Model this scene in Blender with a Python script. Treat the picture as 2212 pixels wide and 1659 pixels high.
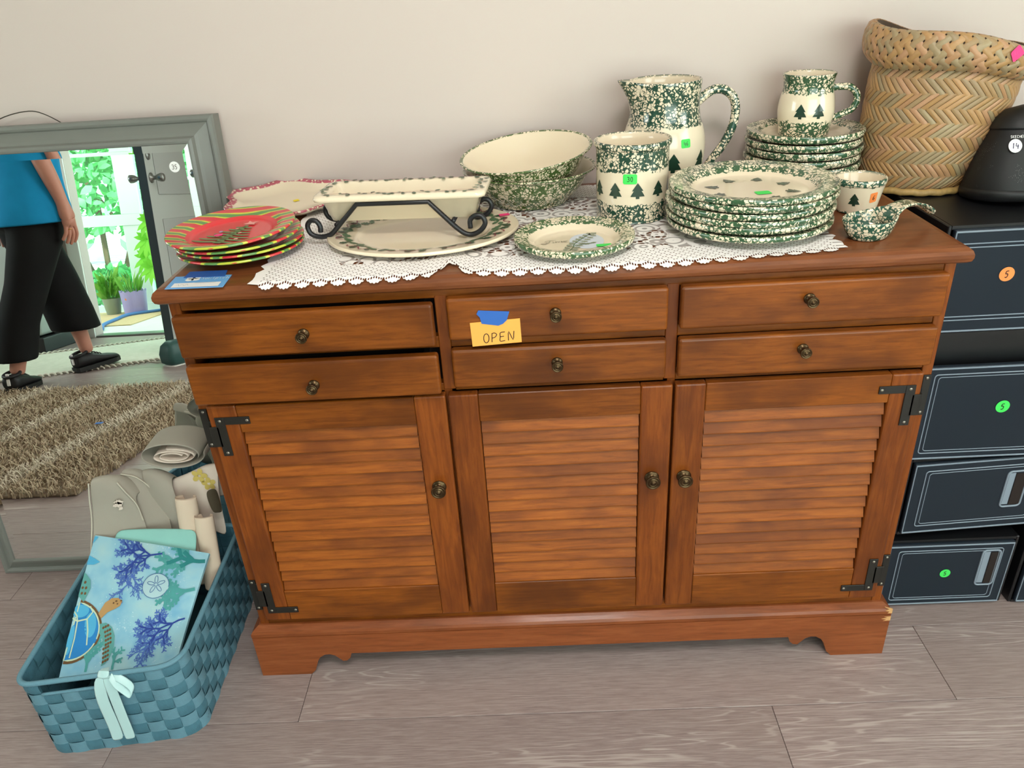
import bpy, bmesh, math, random
from mathutils import Vector, Matrix
for o in list(bpy.data.objects): bpy.data.objects.remove(o)
PI = math.pi
sc = bpy.context.scene
COL = sc.collection
rnd = random.Random(7)

# ------------------------------------------------------------------ camera
cam_d = bpy.data.cameras.new('camera'); cam = bpy.data.objects.new('camera', cam_d); COL.objects.link(cam)
cam_d.sensor_width = 36.0; cam_d.lens = 27.03; cam_d.clip_start = 0.05; cam_d.clip_end = 200
_r = Vector((0.99834, 0.00558, -0.05735)); _f = Vector((-0.03219, 0.88022, -0.47350))
_r = (_r - _f*_r.dot(_f)).normalized(); _f.normalize(); _u = _r.cross(_f)
M = Matrix.Identity(4)
for i in range(3):
    M[i][0] = _r[i]; M[i][1] = _u[i]; M[i][2] = -_f[i]
M[0][3], M[1][3], M[2][3] = -0.0394, -1.1941, 1.3267
cam.matrix_world = M
sc.camera = cam

# ------------------------------------------------------------------ world, sun, window and fill light, exposure
sc.view_settings.view_transform = 'Standard'; sc.view_settings.look = 'None'
sc.view_settings.gamma = 1.0; sc.view_settings.use_curve_mapping = False
sc.view_settings.exposure = 0.0
w = bpy.data.worlds.new('sky'); sc.world = w; w.use_nodes = True
wn = w.node_tree.nodes; bgn = wn['Background']; bgn.inputs[0].default_value = (0.80, 0.92, 1.0, 1); bgn.inputs[1].default_value = 3.5
def area(name, loc, target, sx, sy, power, color):
    l = bpy.data.lights.new(name, 'AREA'); l.shape = 'RECTANGLE'; l.size = sx; l.size_y = sy; l.energy = power; l.color = color
    o = bpy.data.objects.new(name, l); COL.objects.link(o); o.location = loc
    o.rotation_euler = (Vector(target) - Vector(loc)).to_track_quat('-Z', 'Y').to_euler(); return o
sun_d = bpy.data.lights.new('sun', 'SUN'); sun_d.energy = 14.0; sun_d.angle = 0.03; sun_d.color = (1, 0.96, 0.88)
sun = bpy.data.objects.new('sun', sun_d); COL.objects.link(sun); sun.rotation_euler = (math.radians(-38), math.radians(12), 0); sun.location = (-4, -8, 6)
area('patio_window_light', (1.05, -3.40, 1.25), (1.05, 0.5, 1.0), 2.7, 1.95, 50, (1.0, 0.970, 0.985))
area('side_window_light', (2.50, -1.4, 1.45), (0.0, -1.2, 0.9), 1.5, 1.2, 20, (1.0, 0.96, 0.96))
area('left_fill_light', (-4.90, -1.5, 1.45), (-2.0, -1.0, 0.6), 1.5, 1.2, 32, (1.0, 0.985, 1.0))  # added fill from the left, brightens the rug side of the room
area('porch_fill_light', (-3.3, -4.35, 2.37), (-3.3, -4.0, 0), 1.6, 0.9, 45, (0.84, 1.0, 0.93))  # added fill under the porch roof for porch and doorway; no skylight there
area('overhead_fill_light', (0.1, -1.35, 2.50), (0.1, -1.0, 0), 0.55, 0.55, 34, (1.0, 0.95, 0.92))  # added overhead fill for the floor and upward faces

# ------------------------------------------------------------------ helpers
def srgb(h):
    h = h.lstrip('#'); c = [int(h[i:i+2], 16)/255 for i in (0, 2, 4)]
    return tuple((x/12.92 if x <= 0.04045 else ((x+0.055)/1.055)**2.4) for x in c) + (1.0,)
ORG = {}
def tag(o, label=None, cat=None, group=None, kind=None):
    if label: o['label'] = label
    if cat: o['category'] = cat
    if group: o['group'] = group
    if kind: o['kind'] = kind
    return o
def thing(name, label, cat, loc=(0, 0, 0), rot=(0, 0, 0), group=None, kind=None):
    o = bpy.data.objects.new(name, None); COL.objects.link(o); o.empty_display_size = 0.02
    o.location = loc; o.rotation_euler = rot; ORG[o.name] = Vector(loc)
    return tag(o, label, cat, group, kind)
def mk(name, vf, mat, parent=None, local=False, smooth=False, label=None, cat=None, group=None, kind=None, loc=None):
    """one mesh object; vertices in world space (or in the parent's space when local)"""
    v, f = vf
    off = Vector((0, 0, 0))
    if parent is not None and not local: off = ORG.get(parent.name, Vector((0, 0, 0)))
    elif loc is not None and not local: off = Vector(loc)
    me = bpy.data.meshes.new(name); me.from_pydata([(p[0]-off[0], p[1]-off[1], p[2]-off[2]) for p in v], [], f); me.update()
    if smooth: me.shade_smooth()
    o = bpy.data.objects.new(name, me); COL.objects.link(o)
    if mat is not None: me.materials.append(mat)
    if parent is not None:
        o.parent = parent; ORG[o.name] = ORG.get(parent.name, Vector((0, 0, 0)))
    else:
        if loc is not None: o.location = loc
        ORG[o.name] = Vector(loc) if loc is not None else Vector((0, 0, 0))
    tag(o, label, cat, group, kind)
    return o
def copy_tree(o, parent=None, loc=None, rot=None, label=None, group=None):
    c = o.copy(); COL.objects.link(c)
    if parent is not None: c.parent = parent
    if loc is not None: c.location = loc; ORG[c.name] = Vector(loc)
    if rot is not None: c.rotation_euler = rot
    if label: c['label'] = label
    if group: c['group'] = group
    for ch in list(o.children):
        copy_tree(ch, c)
    return c
def join(*vfs):
    V, F = [], []
    for v, f in vfs:
        n = len(V); V += [tuple(p) for p in v]; F += [tuple(i+n for i in q) for q in f]
    return V, F
def box(x0, x1, y0, y1, z0, z1, b=0.0, seg=2):
    bm = bmesh.new(); bmesh.ops.create_cube(bm, size=1)
    for v in bm.verts: v.co = Vector(((x0+x1)/2+v.co.x*(x1-x0), (y0+y1)/2+v.co.y*(y1-y0), (z0+z1)/2+v.co.z*(z1-z0)))
    if b > 0: bmesh.ops.bevel(bm, geom=bm.edges[:], offset=b, segments=seg, affect='EDGES', profile=0.5)
    bm.verts.index_update()
    r = [tuple(v.co) for v in bm.verts], [tuple(v.index for v in f.verts) for f in bm.faces]
    bm.free(); return r
def xf(vf, m):
    v, f = vf; return [tuple(m @ Vector(p)) for p in v], f
def lathe(prof, seg=56, closed=False):
    """prof: (r,z) list; radius 0 makes a pole"""
    V, F = [], []; rings = []
    for r, z in prof:
        if r < 1e-6: rings.append([len(V)]); V.append((0, 0, z))
        else:
            s = len(V); rings.append(list(range(s, s+seg)))
            V += [(r*math.cos(2*PI*i/seg), r*math.sin(2*PI*i/seg), z) for i in range(seg)]
    prs = list(zip(rings[:-1], rings[1:]))
    if closed: prs.append((rings[-1], rings[0]))
    for a, b in prs:
        for i in range(seg):
            j = (i+1) % seg
            if len(a) == 1 and len(b) == 1: continue
            if len(a) == 1: F.append((a[0], b[j], b[i]))
            elif len(b) == 1: F.append((a[i], a[j], b[0]))
            else: F.append((a[i], a[j], b[j], b[i]))
    return V, F
def catmull(pts, n=8, closed=False):
    P = [Vector(p) for p in pts]; out = []; m = len(P)
    rng = range(m if closed else m-1)
    for i in rng:
        p0 = P[(i-1) % m] if (closed or i > 0) else P[0]*2-P[1]
        p1 = P[i]; p2 = P[(i+1) % m]; p3 = P[(i+2) % m] if (closed or i+2 < m) else P[-1]*2-P[-2]
        for k in range(n):
            t = k/n; out.append(0.5*((2*p1)+(p2-p0)*t+(2*p0-5*p1+4*p2-p3)*t*t+(3*p1-p0-3*p2+p3)*t**3))
    if not closed: out.append(P[-1].copy())
    return out
def tube(pts, r, seg=10, closed=False, cap=True, squash=1.0):
    P = [Vector(p) for p in pts]; n = len(P); V, F = [], []
    rr = r if callable(r) else (lambda t: r)
    up = None
    for i, p in enumerate(P):
        t = (P[(i+1) % n]-P[i-1]) if closed else (P[min(i+1, n-1)]-P[max(i-1, 0)])
        t.normalize()
        if up is None:
            up = Vector((0, 0, 1)) if abs(t.z) < 0.9 else Vector((0, 1, 0))
        a = (up - t*up.dot(t)).normalized(); up = a; b = t.cross(a)
        R = rr(i/max(1, n-1))
        for k in range(seg):
            an = 2*PI*k/seg; V.append(tuple(p+a*math.cos(an)*R*squash+b*math.sin(an)*R))
    for i in range(n if closed else n-1):
        j = (i+1) % n
        for k in range(seg):
            l = (k+1) % seg; F.append((i*seg+k, i*seg+l, j*seg+l, j*seg+k))
    if cap and not closed:
        F.append(tuple(range(seg-1, -1, -1))); F.append(tuple((n-1)*seg+k for k in range(seg)))
    return V, F
def prism(poly, axis, a, b):
    """extrude a 2-D outline; axis 'y': poly is (x,z); 'z': (x,y); 'x': (y,z)"""
    def P(p, t): return {'y': (p[0], t, p[1]), 'z': (p[0], p[1], t), 'x': (t, p[0], p[1])}[axis]
    n = len(poly); V = [P(p, a) for p in poly]+[P(p, b) for p in poly]
    F = [(i, (i+1) % n, n+(i+1) % n, n+i) for i in range(n)]
    from mathutils.geometry import tessellate_polygon
    tr = tessellate_polygon([[Vector((p[0], p[1], 0)) for p in poly]])
    F += [tuple(t) for t in tr]+[tuple(n+i for i in reversed(t)) for t in tr]
    return V, F
def grid(fn, nu, nv):
    V = [tuple(fn(i/nu, j/nv)) for j in range(nv+1) for i in range(nu+1)]
    F = [(j*(nu+1)+i, j*(nu+1)+i+1, (j+1)*(nu+1)+i+1, (j+1)*(nu+1)+i) for j in range(nv) for i in range(nu)]
    return V, F
def flat(polys, mp):
    """flat print: 2-D outlines mapped on a surface by mp(u,v)"""
    from mathutils.geometry import tessellate_polygon
    V, F = [], []
    for poly in polys:
        n = len(V); V += [tuple(mp(*p)) for p in poly]
        F += [tuple(n+i for i in t) for t in tessellate_polygon([[Vector((p[0], p[1], 0)) for p in poly]])]
    return V, F
def strokes(lines, wd, mp):
    """pen strokes: 2-D polylines as ribbons mapped by mp(u,v)"""
    V, F = [], []
    for ln in lines:
        L = [Vector((p[0], p[1])) for p in ln]
        for i, p in enumerate(L):
            t = L[min(i+1, len(L)-1)]-L[max(i-1, 0)]
            if t.length < 1e-9: t = Vector((1, 0))
            t.normalize(); nn = Vector((-t.y, t.x))*wd/2
            V.append(tuple(mp(*(p+nn)))); V.append(tuple(mp(*(p-nn))))
            if i > 0: k = len(V); F.append((k-4, k-3, k-1, k-2))
    return V, F
def sheet(name, G, mat, parent, th=0.003, sub=2, local=False, label=None):
    """cloth: a grid of points, thickened and smoothed"""
    nu = len(G[0]); V = [tuple(p) for r in G for p in r]
    F = [(j*nu+i, j*nu+i+1, (j+1)*nu+i+1, (j+1)*nu+i) for j in range(len(G)-1) for i in range(nu-1)]
    o = mk(name, (V, F), mat, parent, local=local, smooth=True, label=label)
    m = o.modifiers.new('thick', 'SOLIDIFY'); m.thickness = th; m.offset = 0
    if sub: s = o.modifiers.new('sub', 'SUBSURF'); s.levels = sub; s.render_levels = sub
    return o
def arc(cx, cy, rx, ry, a0, a1, n=10): return [(cx+rx*math.cos(math.radians(a0+(a1-a0)*i/n)), cy+ry*math.sin(math.radians(a0+(a1-a0)*i/n))) for i in range(n+1)]
GLY = {
 'O': [arc(.5, .5, .38, .5, 100, 470, 16)], '0': [arc(.5, .5, .36, .5, 100, 470, 16)],
 'P': [[(.1, 0), (.15, 1)], [(.1, .95), (.5, 1), (.8, .82), (.6, .55), (.15, .45)]],
 'E': [[(.8, 1), (.15, .95), (.12, .5), (.1, .02), (.8, .05)], [(.12, .5), (.65, .53)]],
 'N': [[(.1, 0), (.15, 1), (.75, .05), (.9, 1)]],
 '3': [arc(.42, .76, .36, .24, 140, -95, 8)+arc(.42, .26, .42, .26, 85, -145, 8)],
 '4': [[(.22, 1), (.10, .42), (.95, .42)], [(.72, .75), (.66, -.08)]],
 '6': [[(.75, 1), (.3, .7), (.15, .25), (.4, 0), (.75, .15), (.7, .42), (.25, .4)]],
 '5': [[(.85, 1), (.3, .95), (.2, .55), (.6, .58), (.75, .3), (.5, 0), (.1, .05)]],
 '1': [[(.4, .8), (.6, 1), (.45, 0)]],
 '/': [[(.1, 0), (.9, 1)]], '-': [[(.1, .5), (.9, .5)]],
 'T': [[(.0, .95), (1, 1)], [(.5, .97), (.45, 0)]], 'H': [[(.1, 0), (.1, 1)], [(.9, 0), (.9, 1)], [(.1, .5), (.9, .5)]],
 'Y': [[(.05, 1), (.5, .5), (.95, 1)], [(.5, .5), (.5, 0)]], 'M': [[(.05, 0), (.1, 1), (.5, .3), (.9, 1), (.95, 0)]],
 'S': [[(.85, .9), (.5, 1), (.15, .78), (.5, .5), (.85, .25), (.5, 0), (.1, .1)]],
 'K': [[(.1, 0), (.1, 1)], [(.85, 1), (.12, .45), (.9, 0)]], 'C': [arc(.5, .5, .42, .5, 45, 315, 12)],
 'R': [[(.1, 0), (.1, 1), (.7, .97), (.8, .75), (.6, .52), (.1, .5)], [(.45, .5), (.9, 0)]],
 'o': [arc(.5, .3, .35, .3, 0, 360, 10)], 'u': [[(.1, .6), (.15, .1), (.5, 0), (.8, .15), (.85, .6), (.85, 0)]], 'l': [[(.5, 1), (.5, .1), (.7, 0)]],
 'p': [[(.2, .6), (.15, -.4)], arc(.5, .3, .35, .3, 150, -150, 10)], 'i': [[(.5, .6), (.5, 0)], [(.48, .82), (.52, .84)]],
 'c': [arc(.5, .3, .35, .3, 50, 310, 10)], 'h': [[(.15, 1), (.15, 0)], [(.15, .4), (.5, .6), (.8, .45), (.8, 0)]],
}
def text_lines(s, h, wr=0.62, slant=0.0, gap=0.2):
    """pen strokes of a word, centred on (0,0), letter height h"""
    out = []; W = len(s)*wr*h+(len(s)-1)*gap*wr*h; x = -W/2
    for ch in s:
        for ln in GLY.get(ch, []):
            L = [Vector((p[0], p[1], 0)) for p in ln]
            if len(L) > 3: L = catmull(L, 3)
            out.append([(x+(p[0]+slant*p[1])*wr*h, (p[1]-0.5)*h) for p in L])
        x += wr*h*(1+gap)
    return out
# ------------------------------------------------------------------ materials
class NT:
    def __init__(s, name):
        s.m = bpy.data.materials.new(name); s.m.use_nodes = True; s.t = s.m.node_tree; s.n = s.t.nodes; s.l = s.t.links
        s.b = s.n['Principled BSDF']
    def node(s, ty, **kw):
        n = s.n.new(ty)
        for k, v in kw.items(): setattr(n, k, v)
        return n
    def set(s, inp, v):
        if v is None: return
        if isinstance(v, bpy.types.NodeSocket): s.l.new(v, inp)
        else:
            try: inp.default_value = v
            except Exception: inp.default_value = (v, v, v)
    def math(s, op, a, b=None, c=None, clamp=False):
        n = s.node('ShaderNodeMath', operation=op); n.use_clamp = clamp
        s.set(n.inputs[0], a); s.set(n.inputs[1], b); s.set(n.inputs[2], c); return n.outputs[0]
    def vmath(s, op, a, b=None, scale=None):
        n = s.node('ShaderNodeVectorMath', operation=op); s.set(n.inputs[0], a); s.set(n.inputs[1], b)
        if scale is not None: s.set(n.inputs[3], scale)
        return n.outputs['Value'] if op == 'LENGTH' else n.outputs[0]
    def coord(s, kind='Object'): return s.node('ShaderNodeTexCoord').outputs[kind]
    def mapping(s, v, scale=(1, 1, 1), rot=(0, 0, 0), loc=(0, 0, 0)):
        n = s.node('ShaderNodeMapping'); s.set(n.inputs[0], v); s.set(n.inputs['Scale'], scale); s.set(n.inputs['Rotation'], rot); s.set(n.inputs['Location'], loc); return n.outputs[0]
    def noise(s, v, scale, detail=2.0, rough=0.5, dist=0.0):
        n = s.node('ShaderNodeTexNoise'); s.set(n.inputs['Vector'], v); s.set(n.inputs['Scale'], scale); s.set(n.inputs['Detail'], detail); s.set(n.inputs['Roughness'], rough); s.set(n.inputs['Distortion'], dist); return n
    def voronoi(s, v, scale, feature='F1', rand=1.0):
        n = s.node('ShaderNodeTexVoronoi', feature=feature); s.set(n.inputs['Vector'], v); s.set(n.inputs['Scale'], scale); s.set(n.inputs['Randomness'], rand); return n
    def ramp(s, f, stops, interp='LINEAR'):
        n = s.node('ShaderNodeValToRGB'); n.color_ramp.interpolation = interp; e = n.color_ramp.elements
        while len(e) > 1: e.remove(e[0])
        e[0].position, e[0].color = stops[0][0], stops[0][1]
        for p, c in stops[1:]: x = e.new(p); x.color = c
        s.set(n.inputs[0], f); return n.outputs[0]
    def mix(s, f, a, b, mode='MIX'):
        n = s.node('ShaderNodeMix', data_type='RGBA', blend_type=mode); s.set(n.inputs[0], f); s.set(n.inputs[6], a); s.set(n.inputs[7], b); return n.outputs[2]
    def sep(s, v):
        n = s.node('ShaderNodeSeparateXYZ'); s.set(n.inputs[0], v); return n.outputs
    def sstep(s, v, a, b):
        n = s.node('ShaderNodeMapRange', interpolation_type='SMOOTHSTEP'); s.set(n.inputs[0], v); s.set(n.inputs[1], a); s.set(n.inputs[2], b); return n.outputs[0]
    def rand(s): return s.node('ShaderNodeObjectInfo').outputs['Random']
    def bump(s, h, strength=0.2, dist=0.001):
        n = s.node('ShaderNodeBump'); s.set(n.inputs['Strength'], strength); s.set(n.inputs['Distance'], dist); s.set(n.inputs['Height'], h); s.l.new(n.outputs[0], s.b.inputs['Normal'])
    def out(s, col=None, rough=0.5, metal=0.0, coat=0.0, spec=None, trans=None, sheen=None):
        s.set(s.b.inputs['Base Color'], col); s.set(s.b.inputs['Roughness'], rough); s.set(s.b.inputs['Metallic'], metal)
        if coat: s.set(s.b.inputs['Coat Weight'], coat); s.set(s.b.inputs['Coat Roughness'], 0.12)
        if spec is not None: s.set(s.b.inputs['Specular IOR Level'], spec)
        if trans is not None: s.set(s.b.inputs['Transmission Weight'], trans)
        if sheen: s.set(s.b.inputs['Sheen Weight'], sheen)
        return s.m
def plain(name, h, rough=0.5, metal=0.0, coat=0.0, var=0.0, scale=30, bump=0.0, spec=None, sheen=None):
    t = NT(name); c = srgb(h)
    if var > 0 or bump > 0:
        nz = t.noise(t.coord(), scale, 3)
        if var > 0: c = t.mix(nz.outputs[0], tuple(x*(1-var) for x in c[:3])+(1,), tuple(min(1, x*(1+var)) for x in c[:3])+(1,))
        if bump > 0: t.bump(nz.outputs[0], bump)
    return t.out(c, rough, metal, coat, spec=spec, sheen=sheen)
def wood(name, axis, light, mid, dark, rough=0.34, blot=1.0, coat=0.10):
    t = NT(name); r = t.rand()
    off = t.vmath('SCALE', (13.1, 7.7, 5.3), scale=r)
    v = t.vmath('ADD', t.coord(), off)
    st = {'x': (1.6, 12, 20), 'z': (18, 12, 1.5), 'y': (9, 1.6, 20)}[axis]
    vs = t.mapping(v, st)
    g = t.noise(vs, 7.0, 5, 0.62, 0.6).outputs[0]            # streaks
    fine = t.noise(t.mapping(v, tuple(x*5 for x in st)), 9.0, 3, 0.7).outputs[0]
    bl = t.noise(t.mapping(v, {'x': (.8, 1, 1.3), 'z': (1.3, 1, .7), 'y': (1, .8, 1)}[axis]), 6.5, 3, 0.5).outputs[0]
    c = t.ramp(g, [(0.16, srgb(dark)), (0.48, srgb(mid)), (0.82, srgb(light))])
    b2 = t.sstep(bl, 0.42, 0.68)
    c = t.mix(t.math('MULTIPLY', b2, 0.72*blot), c, srgb(dark), 'MIX')
    pores = t.sstep(fine, 0.60, 0.72)
    c = t.mix(t.math('MULTIPLY', pores, 0.35), c, tuple(x*0.55 for x in srgb(dark)[:3])+(1,))
    hv = t.node('ShaderNodeHueSaturation'); t.set(hv.inputs['Value'], t.math('ADD', 0.88, t.math('MULTIPLY', r, 0.24))); t.set(hv.inputs['Color'], c); t.set(hv.inputs['Saturation'], 1.0)
    t.bump(fine, 0.12, 0.0006)
    return t.out(hv.outputs[0], rough, coat=coat, spec=0.26)
WL, WM, WD = '#945218', '#7a400f', '#4f2609'
wood_x = wood('cabinet_wood_horizontal', 'x', WL, WM, WD)
wood_z = wood('cabinet_wood_vertical', 'z', '#8f4e19', '#763b11', '#52260b')
slat_wood_lit = wood('cabinet_wood_louvre_lit', 'x', '#a85f1b', '#8d4a13', '#5e2d0c', rough=0.5, coat=0.0)  # brighter lit look of the louvres put into the wood colour
wood_top = wood('cabinet_wood_top', 'x', '#8f5430', '#7a4525', '#5a3019', rough=0.32, blot=0.6)
wood_base = wood('cabinet_wood_base', 'x', '#965630', '#834522', '#623318', rough=0.36, blot=0.7)
wood_bare = plain('bare_wood_chip', '#c99a64', 0.7, var=0.2, scale=200)
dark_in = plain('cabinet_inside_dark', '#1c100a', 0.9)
iron = plain('black_iron', '#17150f', 0.48, var=0.3, scale=60, bump=0.1)
screw_m = plain('steel_screw', '#8a857a', 0.35, metal=0.9)
def brass():
    t = NT('antique_brass'); nz = t.noise(t.coord(), 60, 2).outputs[0]
    return t.out(t.mix(nz, srgb('#3a2c1d'), srgb('#66533a')), 0.34, 0.95)
brass_m = brass()
def wallm():
    t = NT('wall_paint'); nz = t.noise(t.coord(), 1.3, 2).outputs[0]; f = t.noise(t.coord(), 260, 3).outputs[0]
    t.bump(f, 0.06, 0.0006)
    return t.out(t.mix(nz, srgb('#c8b9b1'), srgb('#cdbfb7')), 0.62)
wall_m = wallm()
ceil_m = plain('ceiling_paint', '#ece8e0', 0.8)
trim_m = plain('white_trim', '#e9e8e2', 0.45)
def floorm():
    t = NT('floor_plank'); r = t.rand(); v = t.vmath('ADD', t.coord(), t.vmath('SCALE', (31.0, 17.0, 3.0), scale=r))
    n = t.noise(t.mapping(v, (0.62, 7.6, 1)), 1.6, 3.5, 0.5, 0.2).outputs[0]
    lines = t.math('FRACT', t.math('MULTIPLY', n, 20.0))
    tri = t.math('ABSOLUTE', t.math('SUBTRACT', lines, 0.5))          # 0..0.5
    ln = t.math('SUBTRACT', 1.0, t.sstep(tri, 0.02, 0.16))
    msk = t.sstep(t.noise(t.mapping(v, (0.8, 2.6, 1)), 2.3, 2).outputs[0], 0.47, 0.62)
    ln = t.math('MULTIPLY', ln, msk)
    f = t.noise(t.mapping(v, (3.0, 70, 1)), 6.0, 4, 0.7).outputs[0]
    c = t.ramp(f, [(0.30, srgb('#7d6d6b')), (0.5, srgb('#958480')), (0.70, srgb('#a99a95'))])
    c = t.mix(t.math('MULTIPLY', ln, 0.62), c, srgb('#c2b5ae'))
    big = t.noise(t.mapping(v, (0.7, 1.5, 1)), 3.0, 2).outputs[0]
    c = t.mix(t.math('MULTIPLY', t.sstep(big, 0.35, 0.75), 0.35), c, srgb('#96827b'))
    hv = t.node('ShaderNodeHueSaturation'); t.set(hv.inputs['Value'], t.math('ADD', 0.92, t.math('MULTIPLY', r, 0.14))); t.set(hv.inputs['Color'], c)
    t.bump(f, 0.10, 0.0006)
    return t.out(hv.outputs[0], 0.42)
floor_m = floorm()
CREAM = '#e6d6bb'
def sponge(name, mode, a=None, green='#2c4a2e', green2='#3f6440', scale=148.0, thr=0.135, cream=CREAM, solid=0.10):
    """sponge-stamped glaze: green net with cream flecks, in bands. mode 'z': bands in height; 'r': outside a radius; 'all'"""
    t = NT(name); co = t.coord(); r = t.rand()
    v = t.vmath('ADD', co, t.vmath('SCALE', (3.1, 5.7, 9.3), scale=r))
    dn = t.noise(v, scale*0.9, 3, 0.6)
    vd = t.vmath('ADD', v, t.vmath('SCALE', t.vmath('SUBTRACT', dn.outputs[1], (0.5, 0.5, 0.5)), scale=1.5/scale))
    ed = t.voronoi(vd, scale, 'DISTANCE_TO_EDGE').outputs['Distance']
    cell = t.sep(t.voronoi(vd, scale).outputs['Color'])[0]
    big = t.noise(v, scale*0.35, 2).outputs[0]
    th = t.math('ADD', thr, t.math('MULTIPLY', t.math('SUBTRACT', big, 0.5), 0.55))
    gmask = t.math('SUBTRACT', 1.0, t.sstep(t.math('SUBTRACT', ed, th), -0.025, 0.03))
    gmask = t.math('MAXIMUM', gmask, t.math('LESS_THAN', cell, solid))
    jit = t.math('MULTIPLY', t.math('SUBTRACT', t.noise(v, scale*0.7, 3, 0.6).outputs[0], 0.5), 0.022)
    x, y, z = t.sep(co)
    if mode == 'z':
        band = None
        for z0, z1 in a:
            zz = t.math('ADD', z, jit)
            m = t.math('MULTIPLY', t.sstep(zz, z0-0.0007, z0+0.0007), t.math('SUBTRACT', 1.0, t.sstep(zz, z1-0.0007, z1+0.0007)))
            band = m if band is None else t.math('MAXIMUM', band, m)
    elif mode == 'r':
        rr = t.math('ADD', t.vmath('LENGTH', t.vmath('MULTIPLY', co, (1, 1, 0))), t.math('MULTIPLY', jit, 0.5))
        band = t.sstep(rr, a-0.0007, a+0.0007)
    else: band = None
    m = gmask if band is None else t.math('MULTIPLY', gmask, band)
    m = t.math('MULTIPLY', m, t.math('SUBTRACT', 1.0, t.node('ShaderNodeAttribute', attribute_name='inside').outputs['Fac']))
    gcol = t.mix(t.noise(v, scale*0.4, 2).outputs[0], srgb(green), srgb(green2))
    col = t.mix(m, srgb(cream), gcol)
    return t.out(col, 0.13, coat=0.3)
def mark_inside(o, prof, start, seg):
    """flag the vertices of a turned shape from profile point `start` on as the glazed inside"""
    at = o.data.attributes.new('inside', 'FLOAT', 'POINT'); n0 = sum(1 if r < 1e-6 else seg for r, z in prof[:start])
    for i in range(n0, len(o.data.vertices)): at.data[i].value = 1.0
cream_m = plain('cream_glaze', CREAM, 0.13, coat=0.3, var=0.03, scale=20)
tree_green = plain('pine_green_print', '#1d3a2c', 0.2, coat=0.3)
print_m = {k: plain('print_'+k, h, 0.35) for k, h in dict(holly='#55704f', holly_dark='#3a5238', ribbon_red='#8a2740', grey_green='#8d937c', pale_blue='#ccd3dc', script='#6d6858', black_ink='#1a1714', violet_ink='#241a4c', grey_ink='#77736c', red='#d63a3a', leaf='#6b7e46', star='#e59a90', lilac='#a9a3cf', orange='#e0743f').items()}
paper = {k: plain('paper_'+k, h, 0.6) for k, h in dict(green='#3fd758', pink='#f0377c', orange='#f58b45', white='#ecebe8', yellow='#ecd32e', note='#f6ab4c', bluecard='#6aa7dd', bluetape='#2b62b4', whitebox='#e9e6e4', navytape='#2a5aa6').items()}
black_wire = plain('black_wire', '#16171a', 0.4)
def lacem():
    t = NT('white_lace'); co = t.coord('UV'); u, v, _ = t.sep(co)      # u,v in metres
    # small paired eyelets of the ground net
    p = 0.0155
    uu = t.math('MULTIPLY', u, 1/p); vv = t.math('MULTIPLY', v, 2/p)
    row = t.math('FLOOR', vv); sh = t.math('MULTIPLY', t.math('FRACT', t.math('MULTIPLY', row, 0.5)), 1.0)
    fu = t.math('SUBTRACT', t.math('FRACT', t.math('ADD', uu, sh)), 0.5); fv = t.math('SUBTRACT', t.math('FRACT', vv), 0.5)
    du = t.math('ABSOLUTE', t.math('SUBTRACT', t.math('ABSOLUTE', fu), 0.16))
    eye = t.math('MULTIPLY', t.math('LESS_THAN', du, 0.085), t.math('LESS_THAN', t.math('ABSOLUTE', fv), 0.16))
    # medallions with open rings in the middle of the runner
    vr = t.voronoi(t.mapping(co, (1, 1, 1)), 26.0, 'F1', 0.75); vd = vr.outputs['Distance']
    ring = t.math('SUBTRACT', 1.0, t.sstep(t.math('ABSOLUTE', t.math('SUBTRACT', t.math('FRACT', t.math('MULTIPLY', vd, 3.2)), 0.5)), 0.14, 0.22))
    edge = t.voronoi(co, 90.0, 'DISTANCE_TO_EDGE', 0.7).outputs['Distance']
    open_net = t.math('GREATER_THAN', edge, 0.16)
    vcell = t.sep(vr.outputs['Color'])[0]
    med = t.math('MULTIPLY', t.math('GREATER_THAN', vcell, 0.45), open_net)
    med = t.math('MULTIPLY', med, t.math('GREATER_THAN', vd, 0.34))
    mid = t.math('MULTIPLY', t.math('GREATER_THAN', v, 0.085), t.math('LESS_THAN', v, 0.44))
    mid = t.math('MULTIPLY', mid, t.math('GREATER_THAN', u, 0.115))
    sheer = t.math('MULTIPLY', t.math('MULTIPLY', ring, mid), 0.55)
    # fan eyelets along the hem
    hx = t.math('SUBTRACT', t.math('FRACT', t.math('MULTIPLY', t.math('SUBTRACT', u, 0.0), 1/0.0296)), 0.5)
    hem = t.math('MULTIPLY', t.math('LESS_THAN', t.math('ABSOLUTE', t.math('SUBTRACT', t.math('ADD', v, t.math('MULTIPLY', t.math('ABSOLUTE', hx), 0.016)), 0.021)), 0.0028), t.math('GREATER_THAN', t.math('FRACT', t.math('MULTIPLY', u, 240)), 0.45))
    hole = t.math('MAXIMUM', t.math('MULTIPLY', eye, t.math('SUBTRACT', 1.0, mid)), t.math('MULTIPLY', med, mid))
    hole = t.math('MULTIPLY', hole, t.math('GREATER_THAN', v, 0.026))
    hole = t.math('MAXIMUM', t.math('MAXIMUM', hole, hem), sheer, clamp=True)
    t.set(t.b.inputs['Alpha'], t.math('SUBTRACT', 1.0, hole))
    t.bump(t.noise(co, 420, 2).outputs[0], 0.3, 0.0008)
    return t.out(srgb('#f3eeeb'), 0.8)
lace_m = lacem()
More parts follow.
